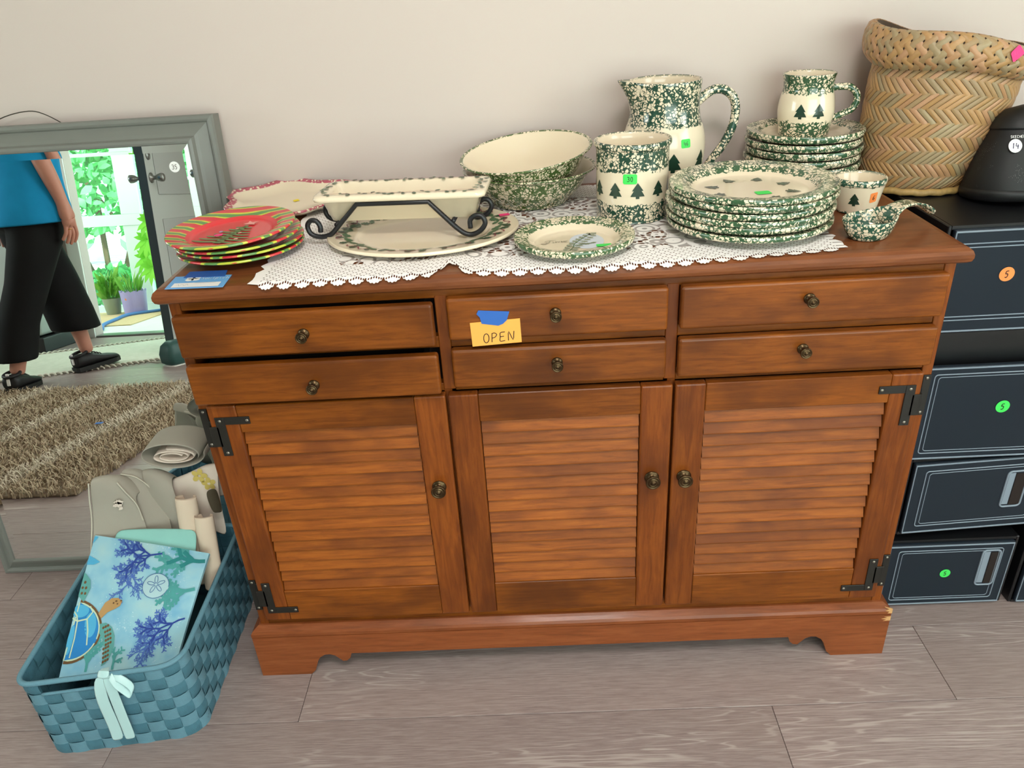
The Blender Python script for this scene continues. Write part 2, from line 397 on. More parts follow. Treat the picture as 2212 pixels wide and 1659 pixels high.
def redplate():
    t = NT('red_striped_plate'); co = t.coord(); x, y, z = t.sep(co)
    rr = t.vmath('LENGTH', t.vmath('MULTIPLY', co, (1, 1, 0)))
    f = t.math('FRACT', t.math('MULTIPLY', t.math('ADD', y, t.math('MULTIPLY', x, 0.10)), 1/0.031))
    s = t.ramp(f, [(0.0, srgb('#c9333a')), (0.34, srgb('#b9bf3f')), (0.46, srgb('#5d8a4a')), (0.74, srgb('#c2c444')), (0.86, srgb('#d2453f'))], 'CONSTANT')
    rim = t.sstep(rr, 0.0795, 0.0805)
    under = t.math('LESS_THAN', t.sep(t.node('ShaderNodeNewGeometry').outputs['Normal'])[2], -0.12)
    c = t.mix(rim, srgb('#d8383c'), s)
    c = t.mix(t.math('MULTIPLY', under, t.math('LESS_THAN', rr, 0.108)), c, srgb('#5a2a30'))
    return t.out(c, 0.22, coat=0.2)
red_m = redplate()
pinksponge = sponge('pink_sponge_glaze', 'r', 10.0, '#a8324a', '#c0546a', 140, 0.42)
def strawm(name, a, b, c):
    t = NT(name); r = t.rand(); co = t.coord()
    f = t.noise(t.vmath('ADD', co, t.vmath('SCALE', (9.0, 4.0, 7.0), scale=r)), 220, 3, 0.6).outputs[0]
    base = t.ramp(r, [(0.0, srgb(a)), (0.45, srgb(b)), (0.8, srgb(c)), (1.0, srgb('#a2906f'))])
    t.bump(f, 0.2, 0.0005)
    return t.out(t.mix(t.math('MULTIPLY', t.math('SUBTRACT', f, 0.3), 0.5), base, srgb('#8b7146')), 0.42, spec=0.4)
straw_m = strawm('palm_strip', '#b98f62', '#a88153', '#968264')
straw_pink = strawm('palm_strip_pinkish', '#bd9170', '#ad825c', '#a08663')
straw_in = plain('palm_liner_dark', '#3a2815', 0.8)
straw_rope = plain('palm_rope', '#a5854f', 0.55, var=0.45, scale=110)
def webbing(name, h, line):
    t = NT(name); x, y, z = t.sep(t.coord()); a = t.math('SINE', t.math('MULTIPLY', z if line == 'z' else t.math('ADD', x, y), 2600.0))
    b = t.math('SINE', t.math('MULTIPLY', t.math('ADD', t.math('ADD', x, y), z), 1500.0))
    t.bump(t.math('ADD', a, t.math('MULTIPLY', b, 0.5)), 0.25, 0.0006)
    c = srgb(h); nz = t.noise(t.coord(), 120, 2).outputs[0]
    return t.out(t.mix(nz, tuple(q*0.85 for q in c[:3])+(1,), c), 0.55, spec=0.3)
web_a = webbing('teal_webbing_weft', '#6692a2', 'z'); web_b = webbing('teal_webbing_warp', '#4a7888', 'x')
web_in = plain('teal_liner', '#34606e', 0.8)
ribbon_m = plain('satin_ribbon', '#aed2d2', 0.32, sheen=0.3)
def cloth(name, h, var=0.06, scale=500):
    t = NT(name); co = t.coord(); nz = t.noise(co, scale, 2).outputs[0]; lo = t.noise(co, 14, 2).outputs[0]; t.bump(nz, 0.25, 0.0006)
    c = srgb(h); return t.out(t.mix(lo, tuple(q*(1-var) for q in c[:3])+(1,), tuple(min(1, q*(1+var)) for q in c[:3])+(1,)), 0.85, spec=0.2)
cl_grey = cloth('grey_linen', '#a09a8d'); cl_grey2 = cloth('grey_linen_edge', '#c2bcab'); cl_beige = cloth('beige_cotton', '#d3c0aa'); cl_cream = cloth('cream_cotton', '#d9cabb'); cl_aqua = cloth('aqua_cotton', '#8cc4bb'); cl_dark = cloth('dark_olive_cotton', '#4a4334')
def placematm():
    t = NT('sea_print_cotton'); co = t.coord('UV'); a = t.noise(co, 3.2, 3).outputs[0]; b = t.noise(co, 60, 2, 0.7).outputs[0]; m = t.noise(co, 4.5, 2).outputs[0]
    c = t.ramp(a, [(0.3, srgb('#6fa9c9')), (0.5, srgb('#93c1cf')), (0.7, srgb('#a5c8cb'))])
    sp = t.math('MULTIPLY', t.sstep(b, 0.62, 0.68), t.sstep(m, 0.5, 0.6))
    c = t.mix(sp, c, srgb('#dfeaea'))
    return t.out(c, 0.8, spec=0.2)
placemat_m = placematm()
prn = {k: cloth('sea_print_'+k, h, 0.12, 300) for k, h in dict(navy='#2f4590', blue='#4f6fb5', teal='#4f9a98', deepteal='#2f8080', shell='#2f7fbe', shelllight='#52a8cf', scute='#bcd0b4', skin='#b08c5c', flipper='#5d9c98', brown='#6b5136', dollar='#a9c9cf', dollarline='#54749e').items()}
frame_m = plain('grey_painted_frame', '#73756f', 0.42, var=0.08, scale=14, bump=0.05)
def mirrorm():
    t = NT('mirror_silver'); return t.out((0.93, 0.955, 0.94, 1), 0.0, 1.0)
mirror_m = mirrorm()
bin_black = plain('bin_black_plastic', '#111214', 0.38)
def smoked():
    t = NT('smoked_drawer_plastic'); nz = t.noise(t.coord(), 2.5, 2).outputs[0]
    return t.out(t.mix(nz, srgb('#1c232b'), srgb('#252d36')), 0.32, spec=0.18)
smoked_m = smoked(); bin_edge = plain('clear_plastic_edge', '#808d99', 0.25)
def bagm():
    t = NT('black_glitter_mesh'); v = t.voronoi(t.coord(), 520).outputs['Distance']; k = t.noise(t.coord(), 30, 2).outputs[0]
    sp = t.math('MULTIPLY', t.math('LESS_THAN', v, 0.16), t.math('GREATER_THAN', k, 0.55))
    return t.out(t.mix(sp, srgb('#0d0d0f'), srgb('#8a8a8a')), 0.6)
bag_m = bagm(); bag_trim = plain('black_neoprene', '#0c0c0e', 0.55)
skin_m = plain('skin', '#c98d78', 0.5, var=0.06, scale=40); shirt_m = cloth('blue_jersey', '#1b93c9', 0.1); pants_m = cloth('black_cotton', '#141515', 0.2); shoe_m = plain('black_shoe_knit', '#131315', 0.6); sole_m = plain('black_rubber', '#0c0c0d', 0.5); hair_m = plain('brown_hair', '#5a4030', 0.6)
gold_m = plain('gold_ring', '#d8b060', 0.25, metal=1.0)
mint_frame = plain('porch_white_frame', '#dfeee6', 0.5); porch_floor_m = plain('porch_pale_floor', '#d9ded2', 0.6, var=0.06, scale=8)
ground_m = plain('bright_paving', '#e8e6dc', 0.8, var=0.05, scale=3)
def leafm(name, a, b):
    t = NT(name); r = t.node('ShaderNodeNewGeometry').outputs['Random Per Island']
    t.set(t.b.inputs['Subsurface Weight'], 0.0)
    return t.out(t.mix(r, srgb(a), srgb(b)), 0.5)
leaf_hedge = leafm('hedge_leaf', '#3f9d4f', '#7fdc86'); leaf_pot = leafm('potted_leaf', '#5fa53a', '#95cf5c'); leaf_bright = leafm('bright_leaf', '#6fce2a', '#93e648'); leaf_white = leafm('white_bloom', '#f4f4ee', '#ffffff')
def glassm():
    t = NT('green_tinted_glass'); gl = t.node('ShaderNodeBsdfTransparent'); t.set(gl.inputs[0], (0.78, 0.95, 0.87, 1)); gs = t.node('ShaderNodeBsdfGlossy'); t.set(gs.inputs['Roughness'], 0.02)
    mx = t.node('ShaderNodeMixShader'); mx.inputs[0].default_value = 0.06; t.l.new(gl.outputs[0], mx.inputs[1]); t.l.new(gs.outputs[0], mx.inputs[2]); t.l.new(mx.outputs[0], t.n['Material Output'].inputs[0]); return t.m
glass_m = glassm()
# ------------------------------------------------------------------ room shell
YB = 0.548; YF = -3.5; XL = -5.0; XR = 2.6; ZC = 2.6
fl = mk('floor', box(XL, XR, YF, YB, -0.06, -0.006), plain('subfloor_dark', '#2a2420', 0.9), kind='structure')
pw, pl = 0.195, 1.325
_pm = {}
def plank(x0, x1, y0, y1):
    k = (round(x1-x0, 3), round(y1-y0, 3))
    if k not in _pm:
        v, f = box(-(x1-x0)/2+.0005, (x1-x0)/2-.0005, -(y1-y0)/2+.0005, (y1-y0)/2-.0005, -0.006, 0, 0.0008, 1)
        me = bpy.data.meshes.new('plank'); me.from_pydata(v, [], f); me.materials.append(floor_m); _pm[k] = me
    o = bpy.data.objects.new('plank', _pm[k]); COL.objects.link(o); o.parent = fl; o.location = ((x0+x1)/2, (y0+y1)/2, 0)
yb = -0.14-pw*18; ri = -18
ofs = {0: 0.765, -1: 0.40, 1: -1.257}
while yb < YB:
    y0, y1 = max(yb, YF), min(yb+pw, YB); o_ = ofs.get(ri+0, None)
    if o_ is None: o_ = rnd.uniform(0, pl)
    if y1-y0 > 0.01:
        x = XL-((XL-o_) % pl)
        while x < XR:
            a, b = max(x, XL), min(x+pl, XR)
            if b-a > 0.02: plank(a, b, y0, y1)
            x += pl
    yb += pw; ri += 1
def wall_cells(axis, t0, t1, us, zs, holes):
    parts = []
    for i in range(len(us)-1):
        for j in range(len(zs)-1):
            if (i, j) in holes: continue
            parts.append(box(us[i], us[i+1], t0, t1, zs[j], zs[j+1]) if axis == 'y' else box(t0, t1, us[i], us[i+1], zs[j], zs[j+1]))
    return join(*parts)
mk('wall_back', box(XL, XR, YB, YB+0.1, -0.06, ZC), wall_m, kind='structure')
mk('wall_left', wall_cells('x', XL-0.1, XL, [YF-0.1, -2.25, -0.75, YB+0.1], [-0.06, 0.85, 2.05, ZC], {(1, 1)}), wall_m, kind='structure')
mk('wall_right', wall_cells('x', XR, XR+0.1, [YF-0.1, -2.15, -0.65, YB+0.1], [-0.06, 0.85, 2.05, ZC], {(1, 1)}), wall_m, kind='structure')
mk('wall_front', wall_cells('y', YF-0.1, YF, [XL, -3.33, -2.36, -0.3, 2.4, XR], [-0.06, 0.0, 0.28, 2.10, 2.25, ZC], {(1, 1), (1, 2), (3, 2), (3, 3)}), wall_m, kind='structure')
mk('ceiling', box(XL, XR, YF, YB, ZC, ZC+0.08), ceil_m, kind='structure')
mk('baseboard_back', box(XL, XR, YB-0.014, YB, 0, 0.09, 0.003, 1), trim_m, kind='structure')
mk('baseboard_front', join(box(XL, -3.45, YF, YF+0.014, 0, 0.09), box(-2.26, XR, YF, YF+0.014, 0, 0.09)), trim_m, kind='structure')
def window(name, axis, t, u0, u1, z0, z1, mull):
    fw = 0.05
    def B(a, b, c, d, th=0.05): return box(a, b, t-th, t, c, d, 0.003, 1) if axis == 'y' else box(t, t+th, a, b, c, d, 0.003, 1)
    w_ = mk(name, join(B(u0, u0+fw, z0, z1), B(u1-fw, u1, z0, z1), B(u0+fw, u1-fw, z0, z0+fw), B(u0+fw, u1-fw, z1-fw, z1)), trim_m, kind='structure')
    for k in range(1, mull):
        c = u0+(u1-u0)*k/mull; mk('mullion', B(c-0.02, c+0.02, z0+fw, z1-fw), trim_m, w_)
    for k in range(mull):
        a = u0+(u1-u0)*k/mull+(fw if k == 0 else 0.02); b = u0+(u1-u0)*(k+1)/mull-(fw if k == mull-1 else 0.02)
        mk('pane', B(a, b, z0+fw, z1-fw, 0.006) if axis == 'y' else box(t+0.02, t+0.026, a, b, z0+fw, z1-fw), glass_m, w_)
    return w_
window('window_1', 'y', YF-0.02, -0.3, 2.4, 0.28, 2.25, 3)
window('added_window_4', 'x', XL-0.07, -2.25, -0.75, 0.85, 2.05, 2)  # unseen window, added to go with the left fill
window('window_2', 'x', XR+0.02, -2.15, -0.65, 0.85, 2.05, 2)
mk('trim_1', join(box(-3.42, -3.33, YF, YF+0.018, 0, 2.19, 0.003, 1), box(-2.36, -2.27, YF, YF+0.018, 0, 2.19, 0.003, 1), box(-3.33, -2.36, YF, YF+0.018, 2.10, 2.19, 0.003, 1)), trim_m, kind='structure')
lamp = thing('added_ceiling_lamp', 'added, unseen round white ceiling lamp above the camera side of the room', 'lamp', (0.1, -1.35, ZC))  # unseen fixture, built around the added overhead fill
mk('lamp_base', xf(lathe([(0, 0), (0.36, 0), (0.36, -0.03), (0, -0.03)]), Matrix.Identity(4)), trim_m, lamp, local=True)
mk('diffuser', lathe([(0.34, -0.03), (0.33, -0.055), (0.28, -0.075), (0, -0.085)]), plain('opal_glass', '#f6f2ea', 0.4), lamp, local=True, smooth=True)

# ------------------------------------------------------------------ sideboard
cab = thing('sideboard', 'stained maple sideboard with six drawers, three louvred doors and black hinges', 'sideboard', (0, 0.25, 0))
A_ = 0.65; DEP = 0.50
mk('carcass', join(box(-A_, -A_+.018, 0.018, DEP, .134, .870), box(A_-.018, A_, 0.018, DEP, .134, .870), box(-A_, A_, DEP-.008, DEP, .134, .870), box(-A_+.018, A_-.018, 0.018, DEP-.008, .134, .150)), wood_z, cab)
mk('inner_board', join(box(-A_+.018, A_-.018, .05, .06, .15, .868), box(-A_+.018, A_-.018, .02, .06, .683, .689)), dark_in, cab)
for x0, x1 in ((-A_, -.6315), (.6315, A_)): mk('face_stile', box(x0, x1, 0, .020, .134, .870, .0012, 1), wood_z, cab)
for x0, x1 in ((-.2035, -.183), (.183, .2035)): mk('face_stile', box(x0, x1, 0, .020, .680, .858, .0012, 1), wood_z, cab)
mk('face_stile', box(-.2035, -.190, .002, .02, .16, .68), wood_z, cab); mk('face_stile', box(.190, .2035, .002, .02, .16, .68), wood_z, cab)
for z0, z1 in ((.858, .870), (.762, .783), (.677, .692), (.134, .1635)):
    for x0, x1 in (((-.6315, .6315),) if z0 in (.858, .134) else ((-.6315, -.2035), (-.183, .183), (.2035, .6315))):
        zz0 = z0 if z0 != .858 else .846
        mk('face_rail', box(x0, x1, .001, .020, zz0 if x0 > -.5 or z0 != .858 else .853, z1, .0012, 1), wood_x, cab)
# top with a rounded front edge
prof = [(DEP+.03, .870), (-.004, .870), (-.011, .873), (-.0165, .879), (-.0175, .885), (-.015, .891), (-.008, .896), (.002, .898), (DEP+.03, .898)]
def top_slab():
    V, F = [], []; n = len(prof)
    ex = [max(0, 0.0175-(p[0]+.0175)) if p[0] < .01 else 0 for p in prof]
    for s in (-1, 1):
        for (y, z), e in zip(prof, ex): V.append((s*(A_+(e if y < .01 else (ex[1] if z < .88 else ex[-2]))), y, z))
    F += [(i, i+1, n+i+1, n+i) for i in range(n-1)]+[(n-1, 0, n, 2*n-1)]
    F += [tuple(range(n-1, -1, -1)), tuple(range(n, 2*n))]
    return V, F
def top_slab2():
    # rounded outline swept round front and both sides
    edge = [(.0, .870), (.010, .871), (.0145, .8745), (.0165, .880), (.0165, .886), (.0140, .892), (.0085, .8965), (.0, .898)]
    V, F = [], []; n = len(edge)
    path = [(-A_, DEP+.03, -1, 0), (-A_, 0, -1, -1), (A_, 0, 1, -1), (A_, DEP+.03, 1, 0)]
    for x, y, dx, dy in path:
        for e, z in edge: V.append((x+dx*e, y+dy*e, z))
    for s in range(3): F += [(s*n+i, (s+1)*n+i, (s+1)*n+i+1, s*n+i+1) for i in range(n-1)]
    F += [(n-1, 2*n-1, 3*n-1, 4*n-1), (0, 3*n, 2*n, n), tuple(range(n)), tuple(range(4*n-1, 3*n-1, -1))]
    F.append((0, n-1, 4*n-1, 3*n))
    return V, F
o = mk('top_board', top_slab2(), wood_top, cab)
# plinth: moulding and bracket-foot board
mo = [(0.0, .136), (.004, .135), (.009, .1315), (.0155, .1265), (.0185, .121), (.0185, .1135), (.016, .112)]
V, F = [], []; n = len(mo)
for x, y, dx, dy in [(-A_, DEP, -1, 0), (-A_, 0, -1, -1), (A_, 0, 1, -1), (A_, DEP, 1, 0)]:
    for e, z in mo: V.append((x+dx*e, y+dy*e, z))
for s in range(3): F += [(s*n+i, s*n+i+1, (s+1)*n+i+1, (s+1)*n+i) for i in range(n-1)]
F.append((n-1, 4*n-1, 3*n-1, 2*n-1)); F.append((0, n, 2*n, 3*n))
mk('plinth_moulding', (V, F), wood_base, cab)
half = [(.668, 0), (.560, 0), (.549, .012), (.540, .038), (.533, .049), (.522, .0565), (.511, .0575), (.500, .053), (.492, .044), (.485, .036), (.476, .037), (.468, .045), (.464, .058)]
poly = [(-x, z) for x, z in half]+[(x, z) for x, z in reversed(half)]+[(.668, .112), (-.668, .112)]
mk('plinth_board', prism(poly, 'y', -.0185, 0.0), wood_base, cab)
for s in (-1, 1):
    sp = [(.0, 0), (.09, 0), (.10, .012), (.11, .040), (.13, .056), (.38, .056), (.40, .040), (.41, .012), (.42, 0), (DEP, 0), (DEP, .112), (.0, .112)]
    mk('plinth_side', prism(sp, 'x', min(s*.650, s*.668), max(s*.650, s*.668)), wood_base, cab)
mk('worn_chip', prism([(.652, .1335), (.6685, .128), (.6690, .116), (.660, .1165), (.663, .121), (.655, .123), (.662, .1275)], 'y', -.0192, -.0170), wood_bare, cab, label='bare wood chip on the moulding corner')
mk('worn_chip', prism([(.6685, .108), (.655, .1065), (.662, .104), (.650, .101), (.661, .099), (.654, .095), (.6685, .096)], 'y', -.0190, -.0180), wood_bare, cab, label='bare wood chip on the plinth corner')
def knob(parent, x, y, z, r):
    p = [(0, 0), (r*.95, 0), (r*.98, .0015), (r*.8, .003), (r*.50, .0045), (r*.44, .009), (r*.55, .0125), (r*.93, .0155), (r, .0175), (r*.98, .0195), (r*.88, .0205), (r*.80, .0192), (r*.62, .0190), (r*.56, .0205), (r*.48, .0205), (r*.42, .0192), (r*.34, .0205), (r*.18, .0222), (0, .0226)]
    return mk('knob', xf(lathe(p, 28), Matrix.Translation((x, y, z)) @ Matrix.Rotation(PI/2, 4, 'X')), brass_m, parent, smooth=True, label='round antique brass knob')
# drawers
def drawer(x0, x1, z0, z1, pull, kx, kz):
    yf = -.0195-pull
    d = mk('drawer', box(x0, x1, yf, -.0005-pull, z0, z1, .0048, 3), wood_x, cab)
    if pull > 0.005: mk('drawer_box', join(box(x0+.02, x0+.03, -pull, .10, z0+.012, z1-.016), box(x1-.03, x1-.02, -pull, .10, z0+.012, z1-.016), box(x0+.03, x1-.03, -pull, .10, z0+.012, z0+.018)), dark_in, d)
    knob(d, kx, yf, kz, .0098)
    return d
drawer(-.634, -.2035, .782, .858, .020, -.4195, .8185); drawer(-.634, -.2035, .691, .766, .020, -.4195, .7225)
dm = drawer(-.183, .183, .782, .858, 0, -.003, .8245); drawer(-.183, .183, .691, .764, 0, -.003, .733)
drawer(.2035, .6345, .782, .858, 0, .412, .827); drawer(.2035, .6345, .691, .764, 0, .412, .736)
# louvred doors
zs0, zs1 = .241, .6215; nsl = 15; ph = (zs1-zs0)/nsl
def slat_mesh(L):
    # one louvre: lower edge proud, upper edge tucked behind the next
    sec = [(-.0165, .0000), (-.0168, .0012), (-.0165, .0028), (-.0085, ph*1.02), (-.0032, ph*1.02), (-.0100, 0.0000)]
    n = len(sec); V = [(-L/2, y, z) for y, z in sec]+[(L/2, y, z) for y, z in sec]
    F = [(i, (i+1) % n, n+(i+1) % n, n+i) for i in range(n)]+[tuple(range(n-1, -1, -1)), tuple(range(n, 2*n))]
    me = bpy.data.meshes.new('slat'); me.from_pydata(V, [], F); me.materials.append(slat_wood_lit); return me
def door(x0, x1, s0, s1, kx):
    d = mk('door', box(s0-.003, s1+.003, -.0030, -.0008, zs0-.003, zs1+.003), wood_x, cab)
    for a, b in ((x0, s0), (s1, x1)): mk('stile', box(a, b, -.020, -.0008, .1630, .678, .0034, 2), wood_z, d)
    mk('rail', box(s0, s1, -.0197, -.0008, zs1, .6775, .0015, 1), wood_x, d); mk('rail', box(s0, s1, -.0197, -.0008, .1635, zs0, .0015, 1), wood_x, d)
    me = slat_mesh(s1-s0-.003)
    for k in range(nsl):
        o = bpy.data.objects.new('slat', me); COL.objects.link(o); o.parent = d
        o.location = Vector(((s0+s1)/2, 0, zs0+k*ph))-ORG[cab.name]
    knob(d, kx, -.020, .485, .0138)
    return d
door(-.6267, -.2006, -.574, -.257, -.2305); door(-.1966, .1966, -.1435, .141, .165); door(.2006, .6267, .2545, .5730, .2240)
# hinges
def hinge(sx, top):
    def Z(z): return z if top else (.678+.163-z)
    def bx(a, b, c, d, y0, y1):
        xa, xb = sorted((sx*a, sx*b)); za, zb = sorted((Z(c), Z(d))); return box(xa, xb, y0, y1, za, zb, .0006, 1)
    h = mk('hinge', join(bx(.599, .616, .575, .656, -.0225, -.0200), bx(.553, .599, .641, .656, -.0225, -.0200), bx(.612, .627, .595, .637, -.0225, -.0200), bx(.6255, .6295, .595, .637, -.0225, -.0005), bx(.6355, .6495, .583, .664, -.0030, 0.0), bx(.628, .6375, .593, .639, -.0030, 0.0)), iron, cab)
    mk('hinge_pin', tube([(sx*.6295, -.0035, Z(.641)), (sx*.6295, -.0035, Z(.591))], .0034, 10), iron, h, smooth=True)
    for (x, z, y) in ((.6075, .6485, -.0225), (.558, .6485, -.0225), (.6075, .5815, -.0225), (.6425, .658, -.003), (.6425, .589, -.003)):
        mk('screw', xf(lathe([(0, .0014), (.0016, .0013), (.0029, .0004), (.0031, 0)], 12), Matrix.Translation((sx*x, y, Z(z))) @ Matrix.Rotation(PI/2, 4, 'X')), screw_m, h, smooth=True)
for sx in (-1, 1):
    for tp in (True, False): hinge(sx, tp)
# note taped to the middle drawer
yn = -.0205
note = mk('paper_note', prism([(-.1445, .771), (-.0612, .775), (-.0622, .8185), (-.1458, .8145)], 'y', yn-.0008, yn), paper['note'], label='orange paper note reading OPEN taped to the middle drawer', cat='note', loc=(-.103, yn, .795))
an = math.radians(3.5)
def nm(u, v): return (-.100+u*math.cos(an)-v*math.sin(an), yn-.0011, .7865+u*math.sin(an)+v*math.cos(an))
mk('handwriting', strokes(text_lines('OPEN', .0165, .72, .12, .18), .0014, nm), print_m['black_ink'], note)
mk('masking_tape', prism([(-.130, .8365), (-.1335, .830), (-.1285, .824), (-.1262, .8125), (-.0985, .8075), (-.0905, .8105), (-.0838, .817), (-.0790, .832)], 'y', yn-.0016, yn-.0010), paper['bluetape'], note, label='torn piece of blue tape')
# ------------------------------------------------------------------ pottery helpers
TZ = 0.8985
def tree_rows():
    return [(0, .13), (.14, .13), (.14, .13), (.145, .50), (.30, .41), (.50, .27), (.505, .40), (.70, .25), (.78, .19), (1.0, .012)]
def surf_patch(rows, mp, nu=6):
    V, F = [], []
    for v, hw in rows: V += [tuple(mp(-hw+2*hw*i/nu, v)) for i in range(nu+1)]
    for j in range(len(rows)-1):
        for i in range(nu): a = j*(nu+1)+i; F.append((a, a+1, a+nu+2, a+nu+1))
    return V, F
def on_lathe(rf, ang, z0, off=0.0004):
    """map (u metres along the round, v metres up) to the surface of a turned shape with radius rf(z)"""
    def mp(u, v):
        z = z0+v; r = rf(z)+off; a = ang+u/r; return (r*math.cos(a), r*math.sin(a), z)
    return mp
def radius_fn(prof):
    pr = sorted(prof, key=lambda p: p[1])
    def f(z):
        for (r0, z0), (r1, z1) in zip(pr[:-1], pr[1:]):
            if z0 <= z <= z1: return r0+(r1-r0)*(z-z0)/max(1e-6, z1-z0)
        return pr[-1][0]
    return f
def smoothp(p, n=4): return [(v.x, v.y) for v in catmull([(a, b, 0) for a, b in p], n)]
def tree_on(parent, mp, h, w):
    return mk('pine_tree_print', surf_patch([(v*h, hw*w) for v, hw in tree_rows()], mp), tree_green, parent, local=True)
def sticker_on(parent, mp, w_, h_, txt, col, ink='black_ink', nm_='price_sticker', th=.45, ang=0, lbl=None, wr=.62):
    ca, sa = math.cos(ang), math.sin(ang)
    def m2(u, v): return mp(u*ca-v*sa, u*sa+v*ca)
    def m3(u, v):
        a = Vector(m2(u, v)); b = Vector(m2(u+.001, v))-a; c = Vector(m2(u, v+.001))-a; n_ = b.cross(c); n_.normalize(); return a+n_*.0004
    c = .12*min(w_, h_)
    rows = [(-h_/2, w_/2-c), (-h_/2+c, w_/2), (0, w_/2), (h_/2-c, w_/2), (h_/2, w_/2-c)]
    s = mk(nm_, surf_patch(rows, m2), paper[col], parent, local=True, label=lbl)
    if txt: mk('handwriting', strokes(text_lines(txt, h_*th, wr), h_*.05, m3), print_m[ink], s, local=True)
    return s
def disc_sticker(parent, mp, r, txt, col, ink='black_ink', th=.9, lbl=None):
    V = [tuple(mp(0, 0))]+[tuple(mp(r*math.cos(2*PI*i/24), r*math.sin(2*PI*i/24))) for i in range(24)]
    s = mk('price_sticker', (V, [(0, 1+i, 1+(i+1) % 24) for i in range(24)]), paper[col], parent, local=True, label=lbl)
    def m3(u, v):
        a = Vector(mp(u, v)); b = Vector(mp(u+.001, v))-a; c = Vector(mp(u, v+.001))-a; n_ = b.cross(c); n_.normalize(); return a+n_*.0004
    mk('handwriting', strokes(text_lines(txt, r*th, .6), r*.12, m3), print_m[ink], s, local=True)
    return s
def flatmap(cx, cy, z, ang=0.0):
    ca, sa = math.cos(ang), math.sin(ang)
    return lambda u, v: (cx+u*ca-v*sa, cy+u*sa+v*ca, z)
def plate_prof(R, h, well, zw, th=.0045):
    return smoothp([(well*.86, 0), (well*.90, .0), (well*.93, .002), (well*1.02, .0035), (R*.86, h-th-.002), (R*.965, h-th)], 3)+smoothp([(R*.965, h-th), (R*.992, h-th*.7), (R, h-th*.35), (R*.99, h+.0006), (R*.96, h+.0005), (R*.80, h-.0025)], 4)[1:]+smoothp([(R*.80, h-.0025), (well*1.06, zw+.004), (well*.95, zw), (well*.5, zw), (0, zw)], 4)[1:]
def closed_plate(R, h, well, zw, th=.0045): return [(0, .0015), (well*.84, .0015)]+plate_prof(R, h, well, zw, th)
VIEW = -1.66          # direction towards the camera side on the table top, radians

# --- lace runner
def lace():
    xs0, xs1 = -.487, .462
    P = .0296
    ctrl = [(-.52, -.010), (-.487, -.011), (-.40, -.0105), (-.25, -.009), (-.205, -.004), (-.186, .018), (-.176, .044), (-.164, .030), (-.150, .004), (-.135, -.006), (-.10, -.0085), (.06, -.011), (.20, -.008), (.30, -.002), (.44, .010), (.48, .018)]
    def yf(x):
        for (a, b), (c, d) in zip(ctrl[:-1], ctrl[1:]):
            if a <= x <= c:
                t = (x-a)/(c-a); return b+(d-b)*t
        return ctrl[-1][1]
    def scal(s):          # petal shaped scallop, 0..1
        f = (s/P) % 1.0; t = abs(f-.5)*2
        return .88*math.sqrt(max(0, 1-t*t))+.14*abs(math.cos(2.5*PI*t))*(1 if t < .85 else 0)
    nx, ny = 1150, 30
    V, F, UV = [], [], []
    for j in range(ny+1):
        for i in range(nx+1):
            x = xs0+(xs1-xs0)*i/nx
            y0 = yf(x)-.0135*scal(x-xs0); y1 = .500+.012*scal(x-xs0)
            t = j/ny; t = t if j else 0
            y = y0+(y1-y0)*t
            ex = 0
            if i == 0: ex = -.020*scal(y)
            if i == nx: ex = .016*scal(y)
            xx = x+ex
            z = TZ+.0012+.0006*math.sin(x*61+y*23)*math.sin(y*40+x*7)
            if y < -.006: z -= (y+.006)**2*22
            dx = abs(x+.178)
            if dx < .05 and y < .12: z += .006*max(0, 1-dx/.05)*max(0, 1-y/.12)*max(0.0, min(1, (y+.01)/.05))
            V.append((xx, y, z)); UV.append((x-xs0, (y-yf(x)+.018)))
    for j in range(ny):
        for i in range(nx): a = j*(nx+1)+i; F.append((a, a+1, a+nx+2, a+nx+1))
    o = mk('lace_runner', (V, F), lace_m, label='white lace table runner with scalloped hem under the dishes', cat='lace runner', loc=(0, .24, TZ))
    uv = o.data.uv_layers.new(name='uv')
    for lp in o.data.loops: uv.data[lp.index].uv = UV[lp.vertex_index]
lace()
LZ = TZ+.0022
